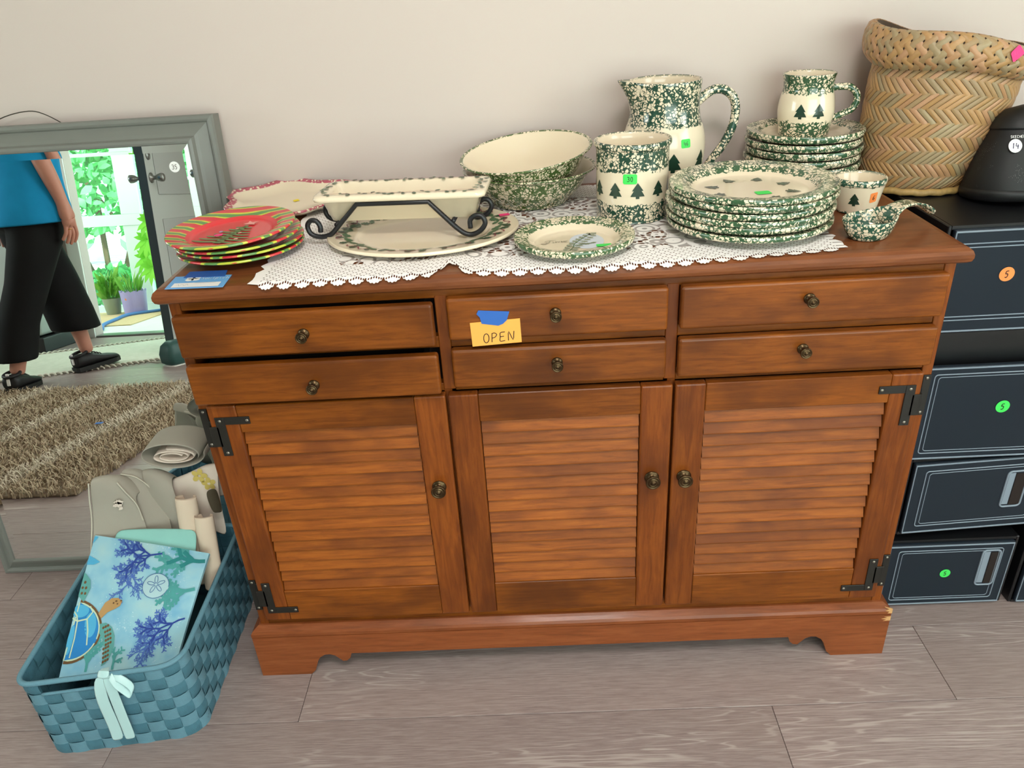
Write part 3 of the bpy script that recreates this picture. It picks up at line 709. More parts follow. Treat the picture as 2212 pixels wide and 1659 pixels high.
# --- red Christmas plates
def red_plate(name_loc, rot, label, top=False):
    p = thing('party_plate', label, 'plate', name_loc, rot, group='red striped plates stacked at the left end')
    mk('dish_body', lathe(closed_plate(.113, .0175, .070, .004), 72), red_m, p, local=True, smooth=True)
    if top:
        mp = flatmap(0.004, -.004, .0054, math.radians(-25))
        fr = []
        for k in range(7):
            yy = -.045+k*.0125; L = .058*(1-k/8.5)
            for s in (-1, 1): fr.append([(0, yy-.003), (s*L*.6, yy-.006), (s*L, yy-.002), (s*L*.97, yy+.0015), (s*L*.5, yy+.001), (0, yy+.0045)] if s > 0 else [(0, yy+.0045), (s*L*.5, yy+.001), (s*L*.97, yy+.0015), (s*L, yy-.002), (s*L*.6, yy-.006), (0, yy-.003)])
        fr.append([(-.008, -.052), (.008, -.052), (.004, .04), (-.004, .04)])
        mk('tree_print', flat(fr, mp), print_m['leaf'], p, local=True)
        mp2 = flatmap(0.004, -.004, .0060, math.radians(-25))
        def dot(u, v, r): return [(u+r*math.cos(2*PI*i/14), v+r*math.sin(2*PI*i/14)) for i in range(14)]
        mk('bauble_print', flat([dot(-.02, -.02, .004), (dot(.025, -.03, .004)), dot(.012, .0, .0035), dot(-.008, .02, .003)], mp2), print_m['star'], p, local=True)
        mk('bauble_print', flat([dot(-.03, .002, .0035), dot(-.026, -.016, .004)], mp2), print_m['lilac'], p, local=True)
        mk('star_print', flat([[(-.012, .044), (.012, .044), (.007, .053), (.010, .062), (0, .056), (-.010, .062), (-.007, .053)]], mp2), print_m['star'], p, local=True)
        sticker_on(p, flatmap(-.022, -.010, .0068), .014, .011, '', 'pink', lbl='bright pink price sticker')
    return p
red_plate((-.5660, .163, TZ+.0005), (0, 0, .3), 'red and green striped plate at the bottom of the red stack')
red_plate((-.5645, .160, TZ+.0115), (.0, .01, .9), 'red and green striped plate second from the bottom of the red stack')
red_plate((-.5655, .152, TZ+.0245), (.01, -.01, .5), 'red and green striped plate just under the topmost red plate')
red_plate((-.5700, .143, TZ+.0385), (.03, -.03, .12), 'topmost red plate printed with a green Christmas tree', True)
# --- card with blue tape
card = mk('gift_card', prism([(-.641, -.0145), (-.543, -.018), (-.547, .040), (-.645, .043)], 'z', TZ+.0003, TZ+.0011), paper['bluecard'], label='small light blue card with a white clover beside the red plates', cat='card', loc=(-.594, .012, TZ))
def cm(u, v): return (-.594+u-v*.05, .012+v-u*.03, TZ+.0014)
mk('clover_print', flat([arc(-.014+dx, .0155+dy, .0075, .0062, 0, 345, 12) for dx, dy in ((-.005, .004), (.005, .005), (-.005, -.005), (.005, -.004))], cm), paper['white'], card)
mk('lettering', strokes([[(p[0]+.024, p[1]+.016) for p in ln] for ln in text_lines('Soulpich', .0105, .48, .1)], .0007, cm), paper['white'], card)
mk('label_box', flat([[(-.040, -.024), (.040, -.024), (.040, -.004), (-.040, -.004)]], cm), paper['whitebox'], card)
mk('scribble', strokes([[(-.034+i*.003, -.014+.005*math.sin(i*2.3)) for i in range(8)], [(-.005+i*.004, -.006+.001*math.sin(i*3)) for i in range(10)]], .0006, lambda u, v: (cm(u, v)[0], cm(u, v)[1], TZ+.0017)), print_m['grey_ink'], card)
mk('masking_tape', prism([(-.628, .034), (-.556, .032), (-.562, .062), (-.628, .064)], 'z', TZ+.0013, TZ+.0018), paper['navytape'], card, label='strip of blue painter tape')
# --- pink rimmed lobed platter leaning at the wall
def lobed():
    out = []
    for i in range(96):
        a = 2*PI*i/96; r = 1+.095*math.cos(6*a+1.5); out.append((.150*r*math.cos(a), .100*r*math.sin(a)))
    return out
pk = thing('lobed_platter', 'cream platter with wavy pink sponged rim leaning on the wall', 'platter', (-.560, .349, TZ+.004), (math.radians(6), math.radians(0), math.radians(-7)))
def lob_plate():
    rim = lobed(); V, F = [], []; n = len(rim)
    for k, z in ((.55, .0), (.80, .0), (.99, .013), (1.0, .0155), (.97, .017), (.88, .0135), (.78, .005), (.45, .0045)):
        V += [(x*k, y*k+.105, z) for x, y in rim]
    for j in range(7): F += [(j*n+i, j*n+(i+1) % n, (j+1)*n+(i+1) % n, (j+1)*n+i) for i in range(n)]
    F += [tuple(range(n-1, -1, -1)), tuple(range(7*n, 8*n))]
    return V, F
def pinkm():
    t = NT('pink_rim_glaze'); co = t.coord(); x, y, z = t.sep(co)
    d = t.voronoi(t.vmath('ADD', co, t.vmath('SCALE', t.noise(co, 90, 2).outputs[1], scale=.010)), 120).outputs['Distance']
    m = t.math('MULTIPLY', t.sstep(d, .30, .42), t.sstep(z, .0118, .0135))
    return t.out(t.mix(m, srgb(CREAM), t.mix(t.noise(co, 60, 2).outputs[0], srgb('#9c2f44'), srgb('#c9707e'))), .14, coat=.3)
mk('dish_body', lob_plate(), pinkm(), pk, local=True, smooth=True)
sticker_on(pk, flatmap(.012, .098, .0056, .7), .012, .012, '', 'yellow', lbl='small yellow price sticker')
# --- oval holly platter
HC = (-.236, .198, LZ)
hp = thing('holly_platter', 'oval cream platter with a holly garland rim under the wire rack', 'platter', HC)
S_ = Matrix.Diagonal((1.0, .84, 1.0, 1.0))
mk('dish_body', xf(lathe(closed_plate(.178, .0145, .118, .004, .007), 96), S_), cream_m, hp, local=True, smooth=True)
def holly_leaf(u, v, a, L):
    pts = [(0, 0), (.18, .16), (.30, .13), (.42, .30), (.55, .2), (.68, .3), (.80, .14), (1, 0)]
    pts = pts+[(x, -y) for x, y in reversed(pts[1:-1])]
    ca, sa = math.cos(a), math.sin(a); return [(u+L*(x*ca-y*sa), v+L*(x*sa+y*ca)) for x, y in pts]
def rim_z(r): return .0197-.0005 if r > .150 else .0197-(.150-r)*.30
lv, lv2, rb = [], [], []
for k in range(26):
    a = 2*PI*k/26; r = .1550
    u, v = r*math.cos(a), r*math.sin(a)*.84; u -= .010*math.cos(a); v -= .010*math.sin(a)
    for q in range(3): (lv if q != 1 else lv2).append(holly_leaf(u, v, a+rnd.uniform(-.7, .7)+(q-1)*2.0, rnd.uniform(.018, .024)))
for k in range(10):
    a0 = 2*PI*k/10; rb.append([((.156+.006*math.sin(i*1.3))*math.cos(a0+i*.045), (.156+.006*math.sin(i*1.3))*math.sin(a0+i*.045)*.84) for i in range(9)])
hm = lambda u, v: (u, v, .0130+max(-.02, (math.hypot(u, v/.84)-.1424))*(.110 if math.hypot(u, v/.84) > .1424 else .24))
mk('holly_print', flat(lv, hm), print_m['holly'], hp, local=True, kind='stuff'); mk('holly_print', flat(lv2, lambda u, v: (u, v, hm(u, v)[2]+.0003)), print_m['holly_dark'], hp, local=True, kind='stuff')
mk('ribbon_print', strokes(rb, .0022, lambda u, v: (u, v, hm(u, v)[2]+.0005)), print_m['ribbon_red'], hp, local=True, kind='stuff')
sticker_on(hp, flatmap(.150, .055, .0158, .25), .020, .014, '', 'pink', lbl='bright pink price sticker')
# --- wire rack
RY0, RY1 = .1625, .2705; WR = .0046
rk = thing('wire_rack', 'black scrolled wire rack holding the loaf dish', 'rack', (-.267, .2165, LZ+.006), (0, 0, math.radians(-4.5)))
def scroll_path(y):
    L = [(-.4170, .9190), (-.4165, .930), (-.4220, .9395), (-.4320, .9405), (-.4395, .9320), (-.4375, .9190), (-.4285, .9120), (-.4135, .9100), (-.3970, .9150), (-.3830, .9280), (-.3420, .9680)]
    R = [(-.2120, .9680), (-.1730, .9270), (-.1620, .9165), (-.1500, .9080), (-.1370, .9060), (-.1220, .9130), (-.1130, .9260), (-.1180, .9385), (-.1300, .9400), (-.1395, .9320), (-.1400, .9180)]
    a = catmull([(x, y, z) for x, z in L[:-1]], 5)+[Vector((L[-1][0], y, L[-1][1]))]
    b = [Vector((R[0][0], y, R[0][1]))]+catmull([(x, y, z) for x, z in R[1:]], 5)
    return a+b
ORG[rk.name] = Vector((-.267, .2165, LZ))
for y in (RY0, RY1): mk('scroll_wire', tube(scroll_path(y), WR, 10), black_wire, rk, smooth=True)
for x, z in ((-.385, .9315), (-.170, .9315)): mk('cross_wire', tube([(x, RY0-.002, z), (x, RY1+.002, z)], WR*.9, 8), black_wire, rk, smooth=True)
# --- loaf dish
def rrect(hx, hy, r, n=6):
    out = []
    for cx, cy, a in ((hx-r, hy-r, 0), (-hx+r, hy-r, 90), (-hx+r, -hy+r, 180), (hx-r, -hy+r, 270)):
        out += [(cx+r*math.cos(math.radians(a+90*i/n)), cy+r*math.sin(math.radians(a+90*i/n))) for i in range(n+1)]
    return out
def loft(rings):
    V, F = [], []; n = len(rings[0])
    for rg in rings: V += rg
    for j in range(len(rings)-1): F += [(j*n+i, j*n+(i+1) % n, (j+1)*n+(i+1) % n, (j+1)*n+i) for i in range(n)]
    F += [tuple(range(n-1, -1, -1)), tuple((len(rings)-1)*n+i for i in range(n))]
    return V, F
ld = thing('loaf_dish', 'rectangular cream loaf dish with holly rim set in the wire rack', 'dish', (-.266, .2165, .9385), (0, 0, math.radians(-4.5)))
def rr_(hx, hy, r, z): return [(x, y, z) for x, y in rrect(hx, hy, r)]
hx, hy = .157, .062
mk('dish_body', loft([rr_(hx-.030, hy-.028, .012, 0), rr_(hx-.024, hy-.022, .014, .002), rr_(hx-.013, hy-.012, .016, .038), rr_(hx-.008, hy-.008, .016, .0385), rr_(hx-.001, hy-.001, .016, .0415), rr_(hx, hy, .016, .046), rr_(hx-.002, hy-.002, .016, .0505), rr_(hx-.008, hy-.008, .014, .052), rr_(hx-.018, hy-.0165, .012, .0515), rr_(hx-.0205, hy-.0185, .012, .049), rr_(hx-.030, hy-.029, .012, .010), rr_(hx-.036, hy-.036, .010, .0075)]), cream_m, ld, local=True, smooth=True)
lv, lv2, rb = [], [], []
def along(n_, x0, y0, x1, y1):
    for k in range(n_):
        t = (k+.5)/n_; u, v = x0+(x1-x0)*t, y0+(y1-y0)*t
        for q in range(2): (lv if q else lv2).append(holly_leaf(u, v, rnd.uniform(0, 6.28), rnd.uniform(.0105, .0140)))
    rb.append([(x0+(x1-x0)*i/24, y0+(y1-y0)*i/24+(.0028*math.sin(i*.9) if x0 != x1 else 0)) for i in range(25)])
along(14, -.135, -.0495, .135, -.0495); along(14, -.135, .0495, .135, .0495); along(5, -.1445, -.040, -.1445, .040); along(6, .1445, -.040, .1445, .040)
mk('holly_print', flat(lv, lambda u, v: (u, v, .0529)), print_m['holly'], ld, local=True, kind='stuff'); mk('holly_print', flat(lv2, lambda u, v: (u, v, .0532)), print_m['holly_dark'], ld, local=True, kind='stuff')
mk('ribbon_print', strokes(rb[:2], .0013, lambda u, v: (u, v, .0535)), print_m['ribbon_red'], ld, local=True, kind='stuff')
# --- speckled bowls
bowl_m = sponge('olive_sponge_bowl_glaze', 'all', None, '#33491f', '#55703a', 150.0, 0.14, solid=.10)
def bowl(loc, rot, R, H, label):
    b = thing('mixing_bowl', label, 'bowl', loc, rot, group='olive sponged bowls')
    outer = smoothp([(0, .002), (R*.48, .002), (R*.50, 0), (R*.56, .001), (R*.60, .008), (R*.76, H*.42), (R*.86, H*.72), (R*.90, H*.86)], 3)+smoothp([(R*.905, H*.87), (R*.955, H*.905), (R*.99, H*.95), (R, H*.985), (R*.985, H*1.0), (R*.955, H*.985), (R*.925, H*.93)], 3)[0:]
    inner = smoothp([(R*.925, H*.93), (R*.83, H*.70), (R*.66, H*.30), (R*.44, H*.12), (0, H*.09)], 4)[1:]
    o = mk('dish_body', lathe(outer+inner, 80), bowl_m, b, local=True, smooth=True)
    mark_inside(o, outer+inner, len(outer)-3, 80)
    return b
bowl((-.034, .401, LZ), (0, 0, .4), .1370, .071, 'olive green sponged bowl carrying a second tilted bowl')
bowl((-.033, .394, LZ+.031), (math.radians(5.0), math.radians(-5.2), 0), .1345, .076, 'tilted upper bowl with cream inside resting in the lower bowl')
# --- crock
cr_p = [(.0, 0), (.061, 0), (.0655, .003), (.0665, .02), (.0670, .10), (.0675, .128), (.0695, .131), (.0715, .135), (.0712, .1405), (.0695, .1425)]
cr = thing('utensil_crock', 'tall cream crock with green sponge bands and pine trees, marked 30', 'crock', (.158, .263, LZ))
crp = smoothp(cr_p, 3); crp2 = crp+[(.067, .1425), (.0648, .139), (.063, .128), (.062, .02), (.055, .008), (0, .008)]
o = mk('pot_body', lathe(crp2, 72), sponge('crock_glaze', 'z', [(-.02, .036), (.093, .2)], '#1f3c2e', '#2c5040'), cr, local=True, smooth=True); mark_inside(o, crp2, len(crp)+1, 72)
crf = radius_fn([(.0670, 0), (.0672, .1), (.0676, .15)])
for k in range(-3, 4): tree_on(cr, on_lathe(crf, VIEW+.11+k*.62, .0470), .0285, .0260)
sticker_on(cr, on_lathe(crf, VIEW-.10, .083), .0255, .018, '30', 'green', lbl='green price sticker marked 30')
# --- thyme plate
pl_m = sponge('green_sponge_rim', 'r', .079, '#33512f', '#46683f')
tp = thing('herb_plate', 'small cream plate with green sponged rim and a sprig marked THYME', 'plate', (.0370, .0955, LZ), group='green sponged plates')
mk('dish_body', lathe(closed_plate(.1045, .0205, .068, .0045, .0105), 80), pl_m, tp, local=True, smooth=True)
tz = .0050
mk('blue_wash_print', flat([arc(.022, .004, .030, .042, 0, 350, 22)], flatmap(0, 0, tz)), print_m['pale_blue'], tp, local=True)
stem = [(-.012, -.048), (-.004, -.03), (0, -.01), (.012, .012), (.026, .034)]
leaves = []
for i in range(9):
    t = i/8; x = -.012+.042*t**1.3; y = -.046+.082*t
    for s in (-1, 1): leaves.append(holly_leaf(x, y, .9+s*1.25-.3*t, .017-.005*abs(t-.4)))
leaves += [holly_leaf(.026, .034, .7, .022), holly_leaf(.012, -.014, .1, .016), holly_leaf(.026, -.012, .5, .014)]
mk('sprig_print', flat(leaves, flatmap(0, 0, tz+.0004)), print_m['grey_green'], tp, local=True)
mk('stem_print', strokes([stem, [(.0, -.02), (.015, -.014), (.035, -.008)]], .002, flatmap(0, 0, tz+.0006)), print_m['holly'], tp, local=True)
mk('lettering', join(strokes([[(p[0]-.0225, p[1]+.006) for p in ln] for ln in text_lines('HYME', .0085, .72)], .0009, flatmap(0, 0, tz+.0006, .05)), strokes([[(-.058+.0, .002), (-.050, -.001), (-.046, .006), (-.050, .012), (-.044, .0155), (-.030, .0165)], [(-.040, .016), (-.044, .004), (-.050, -.002), (-.057, .0)]], .0011, flatmap(0, 0, tz+.0006, .05))), print_m['script'], tp, local=True)
sticker_on(tp, flatmap(.049, -.026, tz+.001, .06), .026, .013, '', 'green', lbl='green price sticker')
# --- dinner plates
dn_m = sponge('dinner_sponge_rim', 'r', .104, '#2b4a36', '#40643f')
dzs = [0.0, .0140, .0250, .0365, .0500, .0610]
lab = ['dinner plate with green sponged rim at the bottom of the large stack', 'second sponged dinner plate from the bottom of the large stack', 'third sponged dinner plate from the bottom of the large stack', 'fourth sponged dinner plate from the bottom of the large stack', 'sponged dinner plate just below the top of the large stack', 'topmost sponged dinner plate ringed with small pine trees']
DP = []
for k, dz in enumerate(dzs):
    ox, oy = [(0, 0), (-.002, .002), (.001, .0), (-.003, .003), (.003, -.002), (.002, .0)][k]
    d = thing('dinner_plate', lab[k], 'plate', (.349+ox, .150+oy, LZ+dz), (0, 0, k*1.3), group='stacked green sponged dinner plates'); DP.append(d)
    if k == 0:
        b0 = mk('dish_body', lathe(closed_plate(.1425, .0225, .095, .0045, .0105), 96), dn_m, d, local=True, smooth=True)
    else:
        c = b0.copy(); COL.objects.link(c); c.parent = d
DP[-1].rotation_euler = (0, 0, 0)
for k in range(8):
    a = 2*PI*k/8+.39; ca, sa = math.cos(a), math.sin(a)
    def mp(u, v, ca=ca, sa=sa): return ((.056+v)*ca-u*sa, (.056+v)*sa+u*ca, .0052)
    mk('pine_tree_print', surf_patch([(v*.026, hw*.022) for v, hw in tree_rows()], mp, 2), tree_green, DP[-1], local=True)
sticker_on(DP[-1], flatmap(.012, -.028, .0054, .1), .026, .020, '', 'green', lbl='green price sticker')
# --- salad plates with mug on top
sl_m = sponge('salad_sponge_rim', 'r', .085, '#2b4a36', '#466a48')
ords = ['bottom', 'second', 'third', 'fourth', 'fifth', 'sixth', 'topmost']
for k in range(7):
    ox, oy = [(0, 0), (-.002, .001), (.001, 0), (-.001, .001), (.002, 0), (-.001, .0), (.002, .002)][k]
    lb = {0: 'sponged salad plate at the bottom of the stack by the palm basket', 6: 'topmost salad plate in the stack, directly under the mug'}.get(k, ords[k]+' salad plate up in the sponged stack by the palm basket')
    d = thing('salad_plate', lb, 'plate', (.526+ox, .425+oy, TZ+.0006+k*.0158), (0, 0, k*.9), group='stacked green sponged salad plates')
    if k == 0: b1 = mk('dish_body', lathe(closed_plate(.1145, .0190, .074, .0045, .0125), 80), sl_m, d, local=True, smooth=True)
    else:
        c = b1.copy(); COL.objects.link(c); c.parent = d
SZ = TZ+.0006+6*.0158+.0047
mg_p = [(0, 0), (.044, 0), (.0475, .002), (.0495, .010), (.0535, .035), (.0545, .050), (.0520, .070), (.0485, .084), (.0475, .092), (.0485, .104), (.0505, .114), (.0505, .1165)]
mg = thing('coffee_mug', 'cream mug with green sponge bands and two pine trees on the salad plates', 'mug', (.527, .432, SZ))
mg_m = sponge('mug_glaze', 'z', [(-.01, .030), (.082, .2)], '#25472f', '#335a3c')
mgp = smoothp(mg_p, 4)
mgp2 = mgp+[(.0488, .117), (.0470, .114), (.0450, .100), (.0450, .086), (.050, .06), (.048, .02), (.03, .006), (0, .006)]
o = mk('mug_body', lathe(mgp2, 64), mg_m, mg, local=True, smooth=True); mark_inside(o, mgp2, len(mgp)+1, 64)
mgf = radius_fn(mgp[8:])
for da in (-.32, .33): tree_on(mg, on_lathe(mgf, VIEW+da-.10, .0375), .0275, .0240)
hn = catmull([(.046, 0, .088), (.060, 0, .0895), (.078, 0, .088), (.091, 0, .076), (.093, 0, .060), (.085, 0, .046), (.070, 0, .038), (.052, 0, .030)], 5)
mk('handle', xf(tube(hn, lambda t: .0068, 12), Matrix.Rotation(-.22, 4, 'Z')), sponge('mug_handle_glaze', 'all', None, '#25472f', '#335a3c'), mg, local=True, smooth=True)
# --- pitcher
pt_p = [(0, 0), (.062, 0), (.068, .003), (.0705, .012), (.078, .045), (.0830, .080), (.0825, .105), (.0775, .128), (.0715, .146), (.0690, .165), (.0690, .185), (.0705, .203), (.0715, .214), (.0710, .2185)]
pt = thing('pitcher', 'large cream pitcher with green sponged neck, spout and looped handle', 'pitcher', (.244, .432, LZ))
ptp = smoothp(pt_p, 4)
ptp2 = ptp+[(.0690, .2190), (.0670, .214), (.0655, .200), (.0655, .165), (.070, .146), (.078, .10), (.070, .02), (.05, .008), (0, .008)]
V, F = lathe(ptp2, 72)
SA = math.radians(188)
V2 = []
for x, y, z in V:
    r = math.hypot(x, y); a = math.atan2(y, x); d = math.atan2(math.sin(a-SA), math.cos(a-SA))
    if z > .150 and r > .05:
        k = math.exp(-(d/.30)**2)*((z-.150)/.069)**1.8; r += .027*k; z += .004*k
    V2.append((r*math.cos(a), r*math.sin(a), z))
o = mk('pot_body', (V2, F), sponge('pitcher_glaze', 'z', [(-.01, .026), (.135, .3)], '#1f3d30', '#2d5242'), pt, local=True, smooth=True); mark_inside(o, ptp2, len(ptp)+1, 72)
ptf = radius_fn(ptp[8:])
tree_on(pt, on_lathe(ptf, VIEW+.17, .052), .0375, .0345); tree_on(pt, on_lathe(ptf, VIEW+1.0, .052), .0375, .0345); tree_on(pt, on_lathe(ptf, VIEW-.66, .052), .0375, .0345)
sticker_on(pt, on_lathe(ptf, VIEW+.47, .1075), .0205, .0165, '46', 'green', lbl='green price sticker marked 46')
hn = catmull([(.060, 0, .168), (.074, 0, .180), (.095, 0, .193), (.118, 0, .192), (.137, 0, .176), (.143, 0, .150), (.138, 0, .118), (.122, 0, .085), (.102, 0, .058), (.086, 0, .036), (.074, 0, .018)], 5)
mk('handle', xf(tube(hn, lambda t: .0095-.001*t, 12), Matrix.Rotation(.02, 4, 'Z')), sponge('pitcher_handle_glaze', 'all', None, '#1f3d30', '#2d5242'), pt, local=True, smooth=True)
# --- ramekin
rm_p = [(0, 0), (.031, 0), (.0345, .003), (.036, .010), (.041, .035), (.0445, .050), (.0452, .0515), (.0462, .055), (.0460, .0605), (.0445, .0625)]
rm = thing('ramekin', 'small cream custard cup with green rim and one pine tree, marked 6', 'cup', (.566, .219, TZ+.0003))
rmp = smoothp(rm_p, 3)
rmp2 = rmp+[(.0425, .0625), (.0405, .058), (.036, .03), (.028, .008), (0, .006)]
o = mk('cup_body', lathe(rmp2, 56), sponge('ramekin_glaze', 'z', [(-.01, .003), (.0515, .2)], '#25473a', '#3a6350'), rm, local=True, smooth=True); mark_inside(o, rmp2, len(rmp)+1, 56)
rmf = radius_fn(rmp[6:])
tree_on(rm, on_lathe(rmf, VIEW-.42, .0165), .0235, .0200)
sticker_on(rm, on_lathe(rmf, VIEW+.42, .0320), .0145, .0185, '6', 'orange', ang=.12, lbl='orange price sticker marked 6')
# --- spoon rest
sp_m = sponge('spoon_rest_glaze', 'all', None, '#234a3c', '#34614f')
spr = thing('spoon_rest', 'green sponged ladle-shaped spoon rest at the right end of the top', 'spoon rest', (.5265, .0640, TZ+.0003), (0, 0, math.radians(24)))
V, F = lathe(smoothp([(0, .001), (.024, .001), (.026, 0), (.030, .001), (.037, .012), (.0415, .024), (.0430, .0295), (.0425, .032), (.0405, .0325), (.038, .030)], 3)+smoothp([(.037, .028), (.033, .014), (.024, .007), (0, .006)], 3), 48)
def spd(p):
    x, y, z = p
    k = max(0, x)/.043; z2 = z
    if z > .012: z2 = z+.012*k**2.5*min(1, (z-.012)/.02)
    return (x*1.08, y*.92, z2)
mk('rest_bowl', ([spd(p) for p in V], F), sp_m, spr, local=True, smooth=True)
def hand():
    secs = [(.030, .021, .024, .020), (.046, .034, .019, .015), (.064, .041, .015, .010), (.086, .042, .0145, .008), (.108, .037, .0160, .008), (.126, .027, .0165, .010), (.138, .019, .0130, .010), (.144, .015, .006, .006)]
    V, F = [], []
    for x, z, hw, th in secs:
        for i in range(14):
            a = 2*PI*i/14; V.append((x, hw*math.cos(a), z+th*.5*math.sin(a)+(.004*(math.cos(a)**2))))
    for j in range(len(secs)-1): F += [(j*14+i, j*14+(i+1) % 14, (j+1)*14+(i+1) % 14, (j+1)*14+i) for i in range(14)]
    F += [tuple(range(13, -1, -1)), tuple((len(secs)-1)*14+i for i in range(14))]
    return V, F
o = mk('handle', hand(), sp_m, spr, local=True, smooth=True); s = o.modifiers.new('sub', 'SUBSURF'); s.levels = 1; s.render_levels = 2
# ------------------------------------------------------------------ plastic drawer towers on the right
def bin_unit(name, label, x0, x1, yf, yb_, z0, z1, fz0, fz1, ins, ang=0.0, lines=None, handle=None, pivot=None):
    """black housing with a smoked clear drawer front; ins = inset of the embossed frame"""
    b = thing('drawer_bin', label, 'storage drawer', (x0, yf, z0), (0, 0, ang), group='smoked plastic drawers beside the sideboard')
    W, D, H = x1-x0, yb_-yf, z1-z0; t = .007
    mk('housing', join(box(0, t, .003, D, 0, H, .0015, 1), box(W-t, W, .003, D, 0, H, .0015, 1), box(t, W-t, .003, D, 0, t), box(t, W-t, .003, D, H-t, H), box(t, W-t, D-t, D, t, H-t), box(t, W-t, .012, D-t, t, max(t+.001, fz0-z0-.004)), box(t, W-t, .03, .034, t, H-t)), bin_black, b, local=True)
    a0, a1 = fz0-z0, fz1-z0
    f = mk('drawer_front', box(.010, W-.010, -.004, .006, a0, a1, .0025, 2), smoked_m, b, local=True)
    def ln(p, q, th=.0013): return tube([(p[0], -.0045, p[1]), (q[0], -.0045, q[1])], th, 6)
    E_ = [ln((.012, a0+.004), (W-.012, a0+.004), .0018), ln((.012, a1-.004), (W-.012, a1-.004), .0018), ln((.0125, a0+.004), (.0125, a1-.004)), ln((W-.0125, a0+.004), (W-.0125, a1-.004))]
    mk('front_edge', join(*E_), bin_edge, f, local=True)
    if lines == 'rect':
        for d in (ins, ins+.008):
            pts = [(x+W/2, -.0045, z+(a0+a1)/2) for x, z in rrect(W/2-d-.010, (a1-a0)/2-d*.75, .006, 4)]
            mk('embossed_line', tube(pts, .0012 if d == ins else .0008, 6, closed=True), bin_edge, f, local=True)
    else:
        for z in (a0+ins, a0+ins+.007, a1-ins, a1-ins-.007): mk('embossed_line', ln((.012, z), (W-.012, z), .0012), bin_edge, f, local=True)
    if handle:
        hx0, hx1, hz0, hz1 = handle
        pts = [(x+(hx0+hx1)/2, -.0045, z+(hz0+hz1)/2) for x, z in rrect((hx1-hx0)/2, (hz1-hz0)/2, .008, 4)]
        mk('handle_lip', tube(pts, .0022, 8, closed=True), bin_edge, f, local=True, smooth=True)
        mk('handle_slot', box(hx0+.018, hx1-.002, -.0050, -.0040, hz0+.004, hz1-.006), dark_in, f, local=True)
        mk('handle_scoop', box(hx0+.003, hx0+.016, -.0049, -.0040, hz0+.006, hz1-.004), bin_edge, f, local=True)
    return b
bA = bin_unit('bin', 'lowest smoked plastic drawer beside the sideboard with a green 5 sticker', .70, .988, .116, .50, .0, .188, .006, .180, .022, 0, 'rect', (.214, .252, .060, .158))
bA2 = bin_unit('bin', 'smoked plastic drawer on the floor at the right edge of the picture', 1.004, 1.29, .112, .50, .0, .205, .006, .196, .022, 0, 'rect')
bB = bin_unit('bin', 'smoked plastic drawer turned slightly askew, second from the floor', .715, 1.035, .116, .49, .206, .400, .212, .392, .026, math.radians(3.5), 'rect', (.212, .255, .060, .150))
bC = bin_unit('bin', 'smoked plastic drawer with a green 5 sticker in the middle of the tower', .69, 1.07, .116, .52, .4015, .684, .404, .616, .022, 0, 'rect')
bD = bin_unit('bin', 'top smoked plastic drawer of the tower with an orange 5 sticker', .69, 1.07, .116, .54, .685, .8905, .687, .885, .026, 0, 'bars')
def bm_(b, x, z):
    o = ORG[b.name]; return lambda u, v: (x+u-o.x, -.0052, z+v-o.z)
disc_sticker(bA, bm_(bA, .843, .097), .0115, '5', 'green', lbl='round green price sticker'); disc_sticker(bC, bm_(bC, .866, .523), .0135, '5', 'green', lbl='round green price sticker'); disc_sticker(bD, bm_(bD, .807, .799), .0135, '5', 'orange', lbl='round orange price sticker')
# ------------------------------------------------------------------ black glitter bag
BX, BY, BZ = .922, .262, .8912
bg = thing('shoulder_bag', 'black glitter fabric bag leaning beside the palm basket, tagged 14', 'bag', (BX, BY, BZ), (math.radians(-8), 0, math.radians(-6)))
def bag_ring(z, hw, hd, off=0.0): return [(x, y+off, z) for x, y in rrect(hw, hd, min(hw, hd)*.9, 6)]
mk('bag_body', loft([bag_ring(0, .118, .060), bag_ring(.004, .128, .072), bag_ring(.020, .132, .076), bag_ring(.050, .124, .070), bag_ring(.090, .112, .058), bag_ring(.125, .098, .046), bag_ring(.128, .097, .045), bag_ring(.145, .090, .038), bag_ring(.158, .074, .030), bag_ring(.164, .050, .022)]), bag_m, bg, local=True, smooth=True)
mk('top_flap', loft([bag_ring(.1265, .1000, .0480), bag_ring(.130, .1000, .0480), bag_ring(.147, .0925, .0405), bag_ring(.160, .0765, .0325), bag_ring(.167, .050, .024)]), bag_trim, bg, local=True, smooth=True)
mk('base_band', loft([bag_ring(-.0, .1195, .0615), bag_ring(.004, .1300, .0740), bag_ring(.014, .1330, .0775), bag_ring(.022, .1325, .0768)]), bag_trim, bg, local=True, smooth=True)
mk('front_pocket', xf(loft([[(x, 0, z) for x, z in rrect(.070, .018, .012, 5)], [(x, -.006, z) for x, z in rrect(.069, .017, .012, 5)], [(x, -.009, z) for x, z in rrect(.060, .010, .008, 5)]]), Matrix.Translation((.02, -.0745, .033)) @ Matrix.Rotation(math.radians(2), 4, 'X')), bag_trim, bg, local=True, smooth=True)
def bagmap(u, v):
    z = .108+v; y = -.0515+(z-.108)*.345; return (-.073+u, y-.0009, z)
mk('lettering', strokes([[(p[0], p[1]+.0065) for p in ln] for ln in text_lines('SKECHERS', .0042, .72)], .0006, bagmap), paper['whitebox'], bg, local=True)
disc_sticker(bg, lambda u, v: bagmap(u-.006, v-.009), .0115, '14', 'white', 'violet_ink', .8, lbl='round white sticker marked 14')
